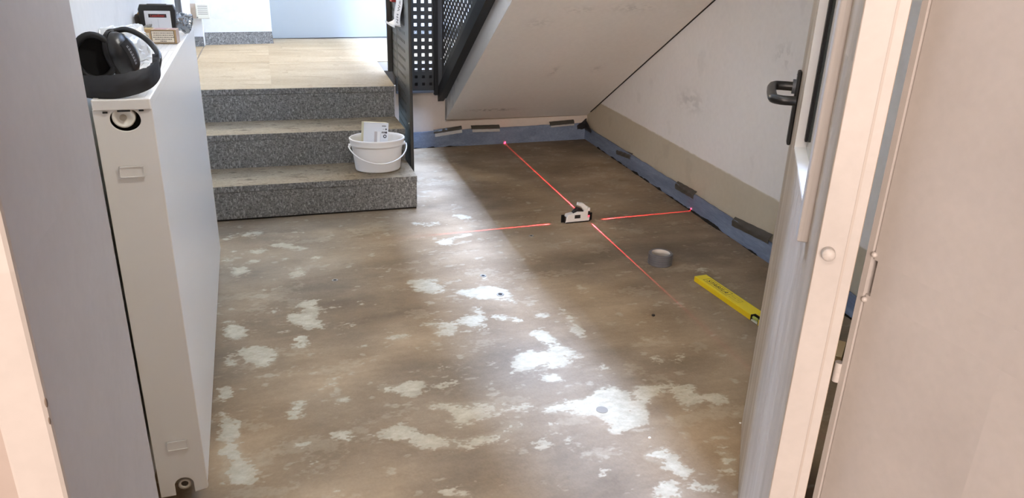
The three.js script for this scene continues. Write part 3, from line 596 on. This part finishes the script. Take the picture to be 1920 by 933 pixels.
// ---------------------------------------------------------------- things on the radiator (its top is at 0.947)
const TOP = 0.947;
{
  const ed = thing('ear_defenders', 'black ear defenders with padded headband lying on the radiator end', 'ear defenders');
  const cupShell = [[0.0001, 0.030], [0.012, 0.0295], [0.024, 0.026], [0.033, 0.018], [0.0365, 0.008], [0.037, 0]].map(p => new THREE.Vector2(...p));
  const pad = [[0.029, 0.0], [0.029, -0.010], [0.031, -0.014], [0.036, -0.014], [0.039, -0.009], [0.038, 0.0]].map(p => new THREE.Vector2(...p));
  const plastic = std(0x1d1e20, 0.32), foamPad = std(0x0f0f10, 0.7);
  const print = canvasTex(256, 256, (c, w, h) => {
    c.fillStyle = '#1d1e20'; c.fillRect(0, 0, w, h); c.fillStyle = '#a9adb3';
    for (let k = 0; k < 7; k++) { const y = 40 + k * 26; c.fillRect(92, y, 14, 20); c.fillRect(112, y + 3, 34, 5); c.fillRect(112, y + 12, 26, 5); if (k & 1) c.fillRect(150, y, 6, 18); }
  });
  const cup = (pos, dir, roll, printed, size) => {
    const q = new THREE.Quaternion().setFromUnitVectors(new THREE.Vector3(0, 1, 0), new THREE.Vector3(...dir).normalize());
    const m4 = new THREE.Matrix4().compose(new THREE.Vector3(...pos), q.multiply(new THREE.Quaternion().setFromAxisAngle(new THREE.Vector3(0, 1, 0), roll)), new THREE.Vector3(...size));
    const c = part('ear_cup', new THREE.LatheGeometry(cupShell, 32).applyMatrix4(m4), plastic, ed);
    part('ear_cushion', new THREE.LatheGeometry(pad, 32).applyMatrix4(m4), foamPad, c);
    part('cup_lining', new THREE.CylinderGeometry(0.030, 0.030, 0.004, 28).translate(0, 0.004, 0).applyMatrix4(m4), std(0x050505, 0.95), c);
    if (printed) part('printed_label', sheet(6, 8, (u, v) => { const a = (v - 0.5) * 0.046, b = 0.006 - (u - 0.5) * 0.028, p = new THREE.Vector3(a, 0.0306 - 8.2 * (a * a + b * b), b).applyMatrix4(m4); return [p.x, p.y, p.z]; }, 0.0006), std(0xffffff, 0.4, { map: print }), c, 'pale printed lettering on the cup');
  };
  cup([-0.318, 1.003, -1.622], [-0.12, -0.02, -0.99], 0.1, false, [0.98, 1, 1.22]);
  cup([-0.276, 1.004, -1.640], [0.93, 0.16, 0.34], 0.0, true, [1.24, 0.9, 0.92]);
  // padded headband, flat towards the doorway
  const path = new THREE.CatmullRomCurve3([[-0.350, 0.985, -1.60], [-0.345, 0.972, -1.545], [-0.315, 0.966, -1.505], [-0.262, 0.968, -1.488], [-0.218, 0.978, -1.505], [-0.203, 0.990, -1.535], [-0.203, 1.002, -1.556]].map(p => new THREE.Vector3(...p)));
  part('headband_pad', [sheet(40, 8, (u, v) => { const p = path.getPoint(u), b = v - 0.5, hgt = 0.036 * (0.72 + 0.28 * Math.sin(Math.PI * Math.min(1, u * 1.05))); return [p.x - 0.010 * (b * b) * 0, p.y + b * hgt + 0.0008 * Math.sin(u * 90) * (v > 0.8 ? 1 : 0), p.z + 0.012 * (0.25 - b * b) * 2]; }, 0.011)], std(0x202226, 0.62), ed);
  part('headband_wire', tube([[-0.203, 0.985, -1.545], [-0.199, 1.008, -1.565], [-0.210, 1.024, -1.60], [-0.235, 1.042, -1.635], [-0.262, 1.051, -1.652], [-0.284, 1.047, -1.655]], 0.0055), plastic, ed);
  part('yoke', tube([[-0.284, 1.047, -1.655], [-0.292, 1.046, -1.650], [-0.300, 1.034, -1.648]], 0.0055, 16), plastic, ed);
  part('yoke', tube([[-0.350, 0.985, -1.60], [-0.348, 1.02, -1.615], [-0.335, 1.035, -1.625]], 0.005, 16), plastic, ed);
}
function foilBag(name, label, at, size, turn, mat, k, tilt = 0) {
  const [w, h, d] = size;
  const g = sheet(26, 20, (u, v) => {
    const a = u * 2 - 1, b = v * 2 - 1, puff = Math.pow(Math.max(0, 1 - a * a * a * a), 0.6) * Math.pow(Math.max(0, 1 - b * b), 0.6), cr = (fbm(u * 6 + k, v * 7 + k * 3, 3) - 0.5);
    return [a * w / 2 * (1 - 0.12 * b * b) + cr * 0.010, (v) * h + cr * 0.012, (puff * 0.5) * d + cr * 0.016 + 0.15 * d * Math.sin(u * 8 + v * 3 + k)];
  }, 0.003);
  const back = sheet(26, 20, (u, v) => { const a = u * 2 - 1, b = v * 2 - 1, puff = Math.pow(Math.max(0, 1 - a * a * a * a), 0.6) * Math.pow(Math.max(0, 1 - b * b), 0.6), cr = (fbm(u * 6 + k + 50, v * 7 + k * 3, 3) - 0.5); return [a * w / 2 * (1 - 0.12 * b * b) + cr * 0.010, v * h + cr * 0.010, -(puff * 0.5) * d + cr * 0.014]; }, 0.003);
  const both = mergeGeometries([g, back].map(x => x.index ? x.toNonIndexed() : x)); both.rotateX(tilt); both.computeBoundingBox(); both.translate(0, -both.boundingBox.min.y, 0);
  const m = solo(name, both, mat, label, 'bag'); m.position.set(...at); m.rotation.y = turn; return m;
}
foilBag('foil_bag', 'crumpled white and silver foil bag behind the ear defenders', [-0.300, TOP, -1.93], [0.105, 0.085, 0.045], 0.7, std(0xd9dcdd, 0.3, { metalness: 0.25 }), 3, -0.5);
foilBag('foil_bag', 'silver-blue foil bag poking out beside the white display plate', [-0.262, TOP, -2.66], [0.085, 0.055, 0.022], -0.75, std(0xb9c2cb, 0.22, { metalness: 0.75 }), 11, -0.35);
foilBag('paper_scrap', 'small grey crumpled paper scrap behind the brown box', [-0.336, TOP, -2.46], [0.035, 0.034, 0.016], 0.3, std(0x9b9a95, 0.6), 23, -0.3);
{
  const t = canvasTex(512, 208, (c, w, h) => {
    c.fillStyle = '#a98a62'; c.fillRect(0, 0, w, h); c.fillStyle = '#d8cdb6'; c.fillRect(40, 48, 82, 120); c.strokeStyle = '#8d98a0'; c.lineWidth = 12; c.beginPath(); c.arc(76, 112, 26, 0, 7); c.stroke(); c.fillStyle = '#77828a'; c.fillRect(70, 96, 12, 30);
    c.fillStyle = '#e0d5c2'; c.fillRect(150, 16, 330, 180); c.strokeStyle = '#2b2522'; c.lineWidth = 7; c.strokeRect(152, 18, 326, 176);
    c.fillStyle = '#5b534c'; [[172, 44, 290], [180, 76, 276], [172, 108, 290], [196, 138, 240], [268, 166, 90]].forEach(([x, y, l], r) => { for (let k = 0, p = x; p < x + l; k++) { const q = 10 + ((k * 7 + r * 5) % 4) * 6; c.fillRect(p, y, q, 12); p += q + 5; } });
  });
  const b = thing('small_carton', 'small brown carton with a framed warning text on the radiator', 'box', [-0.293, TOP, -2.405], -0.05);
  const tan = std(0xb29a76, 0.7), pinkish = std(0xb9a393, 0.65);
  const body = part('carton_body', new THREE.BoxGeometry(0.093, 0.038, 0.055).translate(0, 0.019, 0), [pinkish, tan, pinkish, tan, std(0xffffff, 0.6, { map: t }), tan], b);
  part('carton_flap', box(-0.046, -0.020, 0.038, 0.0388, -0.026, 0.026), std(0xa58a50, 0.7), b);
  part('top_print', [box(-0.012, 0.02, 0.038, 0.0386, -0.022, 0.02), box(0.026, 0.042, 0.038, 0.0386, -0.02, 0.018)], std(0xa58484, 0.65), b);
}
{ // display plate in a black frame
  const t = canvasTex(384, 320, (c, w, h) => {
    c.fillStyle = '#dfe1e6'; c.fillRect(0, 0, w, h); c.fillStyle = '#2a1a1c'; c.fillRect(52, 40, 280, 56); c.fillStyle = '#c23a34'; c.font = 'bold 46px sans-serif'; c.textAlign = 'center'; c.textBaseline = 'middle'; c.fillText('Laserliner', 192, 69, 264);
    c.fillStyle = '#b6bac2'; c.fillRect(190, 120, 5, 200); c.fillRect(84, 150, 3, 60);
  });
  const d = thing('display_plate', 'white display plate with red lettering in a black frame on the radiator', 'target plate', [-0.317, TOP, -2.60], -0.02);
  const s = new THREE.Shape([[-0.045, 0], [0.043, 0], [0.049, 0.074], [0.044, 0.086], [-0.046, 0.086], [-0.051, 0.074]].map(p => new THREE.Vector2(...p)));
  part('plate_frame', new THREE.ExtrudeGeometry(s, { depth: 0.022, bevelEnabled: true, bevelSize: 0.003, bevelThickness: 0.003, bevelSegments: 2 }).translate(0, 0.003, -0.022), std(0x232222, 0.45), d);
  part('plate_face', box(-0.037, 0.037, 0.010, 0.074, 0.003, 0.0055, 0.001), std(0xe4e6ea, 0.4), d);
  part('plate_print', new THREE.BoxGeometry(0.070, 0.060, 0.001).translate(0, 0.0425, 0.0056), std(0xffffff, 0.4, { map: t }), d);
  part('handle_recess', box(-0.028, 0.028, 0.0905, 0.094, -0.016, -0.004, 0.001), std(0x55534e, 0.6), d);
}
{
  const m = thing('tape_measure', 'orange and dark pocket tape measure behind the black-framed plate', 'tape measure', [-0.366, TOP, -2.64], 0.05);
  part('measure_body', box(-0.014, 0.026, 0, 0.068, -0.022, 0.012, 0.008), std(0xb9802c, 0.5), m);
  part('measure_grip', box(-0.022, 0.002, 0.026, 0.062, -0.014, 0.016, 0.008), std(0x4b443c, 0.55), m);
}
{
  const v = thing('vent_box', 'cream slotted vent box on the wall at the landing corner', 'vent box', [-0.46, 0.775, -6.225], 0.06);
  part('base_plate', box(-0.13, -0.03, -0.055, 0.05, -0.012, 0.004), std(0xd2c2b2, 0.6), v);
  part('cover', box(-0.032, 0.062, -0.055, 0.055, -0.01, 0.05, 0.007), std(0xe0dccb, 0.5), v);
  for (let k = 0; k < 5; k++) part('slat', box(-0.018, 0.05, -0.022 + k * 0.014, -0.019 + k * 0.014, 0.0492, 0.0505), std(0x55524a, 0.7), v);
  part('screw', cyl(0.006, 0.006, 0.006, [-0.026, -0.045, 0.05], 'z', 12), std(0x77736a, 0.5), v);
  part('knob', cyl(0.007, 0.007, 0.012, [-0.07, -0.045, 0.006], 'z', 14), std(0x8a8378, 0.5), v);
}
{
  const p = thing('heating_pipe', 'thin grey pipe standing behind the radiator at its far end', 'pipe', [leftX(-2.96) + 0.02, 0, -3.04]);
  part('pipe_length', cyl(0.011, 0.011, 2.58, [0.085, 1.30, 0]), std(0x74777b, 0.5), p);
  part('pipe_clip', [cyl(0.014, 0.014, 0.014, [0.085, 1.35, 0]), box(-0.03, 0.085, 1.345, 1.355, -0.006, 0.006)], std(0x55585c, 0.5), p);
}
// ---------------------------------------------------------------- bucket on the lowest step with a carton in it
{
  const bk = thing('bucket', 'white oval plastic bucket with a wire handle on the lowest granite step', 'bucket', [0.490, R, -3.732], 0.05);
  const white = new THREE.MeshPhysicalMaterial({ color: 0xf6f5f3, roughness: 0.38, side: THREE.DoubleSide });
  const prof = [[0.0001, 0.002], [0.095, 0.0], [0.102, 0.003], [0.1045, 0.010], [0.117, 0.125], [0.1175, 0.131], [0.124, 0.132], [0.124, 0.137], [0.125, 0.150], [0.128, 0.158], [0.1285, 0.165], [0.126, 0.168], [0.1215, 0.166], [0.1195, 0.155], [0.1150, 0.130], [0.100, 0.008], [0.0001, 0.005]].map(p => new THREE.Vector2(...p));
  part('bucket_body', new THREE.LatheGeometry(prof, 64).scale(1.10, 1, 0.92), white, bk);
  for (const s of [-1, 1]) part('handle_ear', cyl(0.010, 0.010, 0.010, [s * 0.139, 0.130, 0.0], 'x', 16), white, bk);
  const pts = []; for (let k = 0; k <= 20; k++) { const a = Math.PI * k / 20; pts.push([-0.147 * Math.cos(a), 0.130 - 0.072 * Math.pow(Math.sin(a), 1.2), 0.118 * Math.sin(a) + 0.012]); }
  part('handle', tube(pts, 0.0034, 60), white, bk);
  const t = canvasTex(384, 512, (c, w, h) => {
    c.fillStyle = '#e9eef4'; c.fillRect(0, 0, w, h); c.fillStyle = '#c9c5c8'; c.fillRect(168, 130, 44, 260); c.fillStyle = '#f4f5f6'; c.fillRect(218, 130, 40, 260); c.fillStyle = '#d4d7dc'; c.fillRect(262, 150, 5, 240);
    c.fillStyle = '#4a4c52'; for (let k = 0; k < 5; k++) c.fillRect(284 + k * 13, 38, 9, 16);
    c.beginPath(); c.arc(348, 92, 13, 0, 7); c.fill(); c.fillRect(296, 90, 26, 4);
    for (let k = 0; k < 7; k++) c.fillRect(280 + k * 12, 130 - (k & 1) * 4, 9, 24); c.beginPath(); c.arc(352, 140, 16, 0, 7); c.fill();
    c.lineWidth = 14; c.strokeStyle = '#4a4c52'; c.beginPath(); c.arc(334, 196, 20, 0, 7); c.stroke();
  });
  const cb = thing('carton', 'white printed carton standing in the white bucket', 'box', [0.472, R + 0.062, -3.742], 0.0);
  const edge = std(0xd8cfae, 0.6);
  const body = part('carton_body', new THREE.BoxGeometry(0.128, 0.176, 0.045).translate(0, 0.088, 0), [edge, edge, edge, edge, std(0xffffff, 0.45, { map: t }), edge], cb); body.rotation.set(-0.10, 0.14, -0.09);
}
// ---------------------------------------------------------------- line laser on the floor
{
  const zl = -3.186, xl = 1.45;
  const ls = thing('line_laser', 'small white and black line laser on the floor casting red lines', 'laser level', [xl, 0, zl], 0.035);
  const white = std(0xdedcd8, 0.4), dark = std(0x1c1a1a, 0.45), pit = new THREE.MeshStandardMaterial({ color: 0x000000, roughness: 1 });
  // body: wedge from the tail (left) to the head
  const s = new THREE.Shape([[-0.128, 0.006], [-0.118, 0.040], [-0.085, 0.045], [-0.066, 0.053], [-0.034, 0.050], [-0.022, 0.060], [-0.006, 0.062], [-0.006, 0.006]].map(p => new THREE.Vector2(...p)));
  part('body', new THREE.ExtrudeGeometry(s, { depth: 0.030, bevelEnabled: true, bevelSize: 0.0025, bevelThickness: 0.0025, bevelSegments: 2 }).translate(0, 0, -0.017), white, ls);
  part('base', box(-0.128, -0.004, 0.0, 0.0065, -0.019, 0.017, 0.002), dark, ls);
  part('side_window', box(-0.083, -0.052, 0.022, 0.040, 0.0150, 0.0166, 0.0006), std(0x2b2a29, 0.35), ls);
  part('top_cover', new THREE.ExtrudeGeometry(new THREE.Shape([[-0.090, 0.0445], [-0.062, 0.072], [-0.044, 0.066], [-0.030, 0.052], [-0.066, 0.056]].map(p => new THREE.Vector2(...p))), { depth: 0.024, bevelEnabled: true, bevelSize: 0.001, bevelThickness: 0.001, bevelSegments: 1 }).translate(0, 0, -0.018), dark, ls);
  part('arm', new THREE.ExtrudeGeometry(new THREE.Shape([[-0.006, 0.060], [-0.010, 0.072], [-0.036, 0.092], [-0.060, 0.096], [-0.062, 0.086], [-0.048, 0.080], [-0.028, 0.060]].map(p => new THREE.Vector2(...p))), { depth: 0.014, bevelEnabled: true, bevelSize: 0.002, bevelThickness: 0.002, bevelSegments: 2 }).translate(0, 0, -0.012), white, ls);
  part('head', [box(-0.012, -0.0022, 0.008, 0.072, -0.019, 0.017, 0.0015), box(0.0030, 0.0036, 0.004, 0.012, -0.012, 0.012)].map(g => g.index ? g.toNonIndexed() : g), white, ls);
  part('tail_cap', box(-0.1345, -0.1275, 0.002, 0.034, -0.015, 0.013, 0.002), dark, ls);
  part('glow_window', box(-0.0115, -0.0035, 0.026, 0.034, 0.0172, 0.0182, 0.0003), std(0x300000, 0.3, { emissive: new THREE.Color(1, 0.04, 0.06), emissiveIntensity: 5 }), ls, 'glowing red window');
  part('head_window', box(-0.0125, -0.0025, 0.024, 0.056, 0.0166, 0.0174), dark, ls);
  // each line is a red lamp between two close black plates, so its light leaves as a thin fan
  const gap = 0.00011, hy = 0.034, rayRed = new THREE.Color(1, 0.03, 0.06);
  const fan = (at, turn, x0, x1, dirs) => {
    const g = [box(x0, x1, 0.003, 0.041, gap / 2, 0.0035), box(x0, x1, 0.003, 0.041, -0.0035, -gap / 2), box(x0, x1, hy + 0.0004, 0.041, -gap, gap), box(x1 - 0.008, x1, hy - 0.00012, 0.0405, -gap, gap)];
    g.push(x0 > -0.01 ? box(-0.0015, -0.0004, 0.003, 0.041, -0.0035, 0.0035) : box(x0, x0 + 0.008, hy - 0.00012, 0.0405, -gap, gap));
    const m = part('slit_plates', g, pit, ls); m.position.set(...at); m.rotation.y = turn;
    for (const [d, cd, half, dip] of dirs) {
      const l = new THREE.SpotLight(rayRed, cd, 0, half, 0.35, 2); l.shadow.radius = 0.002; l.castShadow = true;
      const c = Math.cos(turn) * d, n = -Math.sin(turn) * d;
      l.position.set(at[0], hy, at[2]); l.target.position.set(at[0] + c, hy - dip, at[2] + n); ls.add(l, l.target);
    }
  };
  fan([0, 0, 0], Math.PI / 2 - 0.079, -0.0165, 0.0165, [[1, 300, 0.12, 0.06], [-1, 30, 0.32, 0.27]]);
  fan([0.0055, 0, 0], 0, -0.001, 0.0115, [[1, 100, 0.25, 0.20]]);
  fan([-0.1370, 0, 0], Math.PI, -0.001, 0.0105, [[1, 60, 0.25, 0.21]]);

}
// ---------------------------------------------------------------- roll of tape
{
  const t = thing('tape_roll', 'roll of grey duct tape standing flat on the concrete floor', 'tape roll', [1.531, 0, -2.594]);
  const gt = dataTex(64, 128, (u, v, o) => { const k = (fbm(v * 60, 0.5, 2) - 0.5) * 26 + (fbm(u * 9, v * 6, 3) - 0.5) * 10; o[0] = o[1] = 96 + k; o[2] = 99 + k; });
  part('tape_winding', new THREE.LatheGeometry([[0.0405, 0.0], [0.049, 0.0], [0.0515, 0.0015], [0.0515, 0.0475], [0.049, 0.05], [0.0405, 0.05], [0.0385, 0.0488]].map(p => new THREE.Vector2(...p)), 64), std(0xffffff, 0.42, { map: gt }), t);
  part('cardboard_core', new THREE.LatheGeometry([[0.0405, 0.0005], [0.0365, 0.0005], [0.0365, 0.0490], [0.0405, 0.0495]].map(p => new THREE.Vector2(...p)), 64), std(0xd0c9c0, 0.7, { side: THREE.DoubleSide }), t, 'pale cardboard core');
  part('loose_end', sheet(10, 2, (u, v) => { const a = 0.2 + u * 0.5; return [0.0522 * Math.cos(a), 0.003 + v * 0.044, 0.0522 * Math.sin(a)]; }, 0.0006), std(0x8b8b8e, 0.4), t);
}
// ---------------------------------------------------------------- yellow spirit level
{
  const lv = thing('spirit_level', 'yellow spirit level lying on the floor, half hidden by the open door', 'spirit level', [1.606, 0, -2.39], 0.045);
  const y = std(0xe3d01c, 0.42);
  const Lh = 0.50, w = 0.028;
  part('level_body', [box(-w, w, 0.001, 0.0225, 0, 0.366, 0.0012), box(-w + 0.020, w, 0.001, 0.0225, 0.366, 0.408, 0.0008), box(-w, w, 0.001, 0.0225, 0.408, Lh, 0.0012)], y, lv);
  part('edge_rail', [box(-w - 0.0008, -w + 0.001, 0.001, 0.021, 0.001, 0.365), box(-w - 0.0008, -w + 0.001, 0.001, 0.021, 0.41, Lh - 0.001)], std(0xd7b914, 0.4), lv);
  const vi = part('vial', [cyl(0.0055, 0.0055, 0.034, [-w + 0.009, 0.013, 0.387], 'z', 18)], new THREE.MeshPhysicalMaterial({ color: 0xc9d86a, roughness: 0.08, transmission: 0.5, thickness: 0.01 }), lv, 'greenish bubble vial');
  part('vial_frame', [box(-w, -w + 0.004, 0.002, 0.020, 0.366, 0.3695), box(-w, -w + 0.020, 0.002, 0.0232, 0.3655, 0.3685), box(-w, -w + 0.020, 0.002, 0.0232, 0.4055, 0.4085), box(-w + 0.0175, -w + 0.0205, 0.002, 0.0232, 0.367, 0.407)], black, lv);
  part('vial_bed', box(-w + 0.001, -w + 0.0185, 0.001, 0.006, 0.369, 0.405), std(0xd9dcc8, 0.4), lv);
  const t = canvasTex(512, 128, (c, W, H) => { c.fillStyle = '#e3d01c'; c.fillRect(0, 0, W, H); c.strokeStyle = '#3a3208'; c.lineWidth = 5; c.strokeRect(10, 16, 330, 96); c.fillStyle = '#2a2406'; c.font = 'italic bold 72px sans-serif'; c.textBaseline = 'middle'; c.fillText('STABILA', 30, 66, 290); c.lineWidth = 3; c.strokeStyle = '#7a6a10'; c.strokeRect(366, 30, 130, 68); c.fillStyle = '#8a7812'; c.font = '30px sans-serif'; c.fillText('TYPE 70', 372, 64, 118); });
  const g = new THREE.BoxGeometry(0.235, 0.0006, 0.044); g.rotateY(-Math.PI / 2); g.translate(0.001, 0.02255, 0.155);
  part('printed_panel', g, [y, y, std(0xffffff, 0.42, { map: t }), y, y, y], lv, 'dark lettering printed on the yellow face');
}
// ---------------------------------------------------------------- the open door, its frame, small floor finds
{
  const d = structGroup('door', [0.652, 0, -0.72], 0.9523); d.name = 'door_1'; d.userData.label = 'open pale grey steel door with a glazed upper half';
  const W = 0.894, H = 2.03, t = 0.0487, s0 = 0.155, s1 = 0.722, g0 = 0.838, g1 = 1.86, yb = 0.012;
  const leaf = new THREE.Shape([[0, yb], [W, yb], [W, H], [0, H]].map(p => new THREE.Vector2(...p)));
  leaf.holes.push(new THREE.Path([[s0, g0], [s0, g1], [s1, g1], [s1, g0]].map(p => new THREE.Vector2(...p))));
  part('door_leaf', new THREE.ExtrudeGeometry(leaf, { depth: t - 0.004, bevelEnabled: true, bevelSize: 0.002, bevelThickness: 0.002, bevelSegments: 2, bevelOffset: -0.002 }).translate(0, 0, 0.002), doorPaint, d);
  part('hinge_edge_strip', box(-0.0012, 0, 0.02, H - 0.01, 0.0335, 0.0365), std(0xa89f97, 0.5), d);
  part('hinge_edge_face', box(-0.0006, 0.0002, 0.02, H - 0.01, 0.001, 0.0475), framePaint, d);
  const bead = std(0xe9e7e3, 0.4);
  part('glazing_bead', [box(s0, s1, g0 - 0.001, g0 + 0.003, 0.001, 0.024), box(s1 - 0.003, s1 + 0.001, g0, g1, 0.001, 0.024), box(s0 - 0.001, s0 + 0.003, g0, g1, 0.001, 0.024)], bead, d, 'white glazing bead');
  part('gasket', [box(s1 - 0.026, s1 - 0.004, g0 + 0.02, g1, 0.018, 0.0235), box(s0 + 0.003, s0 + 0.02, g0 + 0.02, g1, 0.0175, 0.0235)], std(0x0c0c0d, 0.6), d, 'black rubber gasket');
  part('glass_pane', box(s0 + 0.003, s1 - 0.003, g0 + 0.003, g1, 0.024, 0.030), new THREE.MeshPhysicalMaterial({ color: 0xdfe8e6, roughness: 0.04, transmission: 0.92, thickness: 0, ior: 1.5 }), d);
  part('frame_moulding', box(0.120, 0.150, g0 - 0.008, g1 + 0.03, -0.015, 0.001, 0.003), framePaint, d, 'raised moulding beside the glazing');
  part('security_bolt', [cyl(0.0085, 0.0085, 0.010, [-0.005, 0.862, 0.014], 'x', 20), new THREE.SphereGeometry(0.0085, 20, 10).scale(0.5, 1, 1).translate(-0.010, 0.862, 0.014)].map(g => g.toNonIndexed()), framePaint, d);
  part('stamp_mark', [box(-0.0016, -0.0005, 0.05, 0.28, 0.031, 0.0318), box(-0.0016, -0.0005, 0.28, 0.2808, 0.008, 0.0315)], std(0xcbb3a4, 0.6), d);
  const hd = part('lock_plate', box(0.846, 0.882, 0.815, 0.985, -0.009, 0.0, 0.004), black, d, 'black plastic lock plate');
  part('lever_handle', tube([[0.866, 0.948, -0.004], [0.866, 0.948, -0.040], [0.862, 0.948, -0.054], [0.845, 0.947, -0.060], [0.760, 0.940, -0.060], [0.735, 0.938, -0.056], [0.726, 0.937, -0.042], [0.726, 0.937, -0.012]], 0.0105, 60), std(0x141415, 0.3), hd, 'black U-shaped lever handle');
  part('rose_ring', [cyl(0.0165, 0.0165, 0.007, [0.866, 0.948, -0.0125], 'z', 24), box(0.850, 0.880, 0.9725, 0.9745, -0.0096, -0.008)].map(g => g.toNonIndexed()), steelGrey, hd);
}
{
  // right jamb: deep reveal with a grooved rebate and a lock pocket
  const jamb = (gw, gd) => [[0.728, -0.714], [0.728, -0.7045], [0.728 + gd, -0.7045], [0.728 + gd, -0.7045 + gw], [0.730, -0.7045 + gw], [0.730, -0.405], [0.733, -0.402], [0.80, -0.402], [0.80, -0.714]];
  const f = structGroup('door_frame'); f.userData.label = 'pink-lit steel door frame, right jamb with groove';
  part('right_jamb', [upright(jamb(0.003, 0.004), 0, 0.800), upright(jamb(0.010, 0.014), 0.800, 0.850), upright(jamb(0.003, 0.004), 0.850, 2.08)], framePaint, f);
  part('pocket_screw', [new THREE.SphereGeometry(0.004, 12, 8).translate(0.7285, 0.857, -0.7015), new THREE.SphereGeometry(0.004, 12, 8).translate(0.7285, 0.793, -0.7015)], framePaint, f);
  part('hinge_knuckle', [cyl(0.006, 0.006, 0.03, [0.729, 0.672, -0.7195], 'y', 14)], framePaint, f);
  part('left_jamb', upright([[-0.17, -0.80], [-0.17, -0.5235], [-0.171, -0.5212], [-0.1735, -0.52], [-0.200, -0.52], [-0.202, -0.5215], [-0.202, -0.80]], 0, 2.08), framePaint, f);
  part('head_rail', box(-0.202, 0.80, 2.04, 2.09, -0.714, -0.5), framePaint, f);
  const ch = [[0.7, -0.5205], [0.905, -0.52], [0.88, -0.5199]];
  part('paint_chip', [[-0.1708, 0.899, -0.5214, 0.004], [-0.1712, 0.884, -0.521, 0.003]].map(([x, y, z, r]) => new THREE.SphereGeometry(r, 10, 8).scale(0.25, 1, 0.4).translate(x, y, z)), std(0x6f6257, 0.8), f, 'dark chip in the frame edge');
}
{
  const grp = 'old metal anchors in the bare floor';
  const A = [[0.174, -2.743, 0.008], [0.771, -2.456, 0.011], [0.755, -2.644, 0.009], [1.099, -3.041, 0.008]];
  const labels = ['small metal anchor in the brown floor nearest the lowest step', 'dark metal anchor ring in the whitish patch at mid floor', 'small anchor in the pale light band above the dark ring', 'small dark anchor left of the red line laser'];
  A.forEach(([x, z, r], i) => {
    const t = thing('floor_anchor', labels[i], 'anchor', [x, 0, z], i);
    part('anchor_ring', new THREE.TorusGeometry(r, r * 0.28, 8, 20).rotateX(Math.PI / 2).scale(1.2, 0.7, 1).translate(0, r * 0.1, 0), std(0x9a978e, 0.55, { metalness: 0.2 }), t);
    part('anchor_hole', cyl(r * 0.8, r * 0.8, 0.0012, [0, 0.0006, 0], 'y', 16), std(0x1b1712, 0.9), t);
  });
}
solo('floor_plug', cyl(0.017, 0.017, 0.0016, [0, 0.0004, 0], 'y', 28).translate(0.829, 0, -1.633), std(0x8f8a80, 0.8), 'round grey filler plug in the white floor patch near the door', 'plug');
{
  const crumb = (label, x, z, r, col) => { const g = new THREE.IcosahedronGeometry(r, 1); const p = g.attributes.position; for (let i = 0; i < p.count; i++) { const k = 0.7 + 0.6 * noise(p.getX(i) / r * 3 + 20 + x * 9, p.getY(i) / r * 3 + p.getZ(i) / r * 2 + 30); p.setXYZ(i, p.getX(i) * k, p.getY(i) * k * 0.6, p.getZ(i) * k); } g.computeVertexNormals(); g.translate(x, r * 0.45, z); solo('debris_crumb', g, std(col, 0.8), label, 'debris'); };
  crumb('tiny white crumb on the floor beside the open door edge', 1.182, -1.469, 0.0035, 0xf0ede4);
  crumb('thin black crumb on the brown floor left of the spirit level', 1.263, -2.143, 0.006, 0x17140f);
  crumb('small pale crumb in front of the white floor patches', 0.899, -1.474, 0.004, 0xe8e3d4);
}
{
  const b = thing('wood_batten', 'short pale wooden batten on the floor behind the door hinge gap', 'batten', [1.70, 0, -1.70], 0.75);
  part('batten_body', box(-0.015, 0.11, 0.0, 0.022, -0.02, 0.02, 0.002), std(0xc3a97c, 0.7), b);
}
renderer.render(scene, camera);
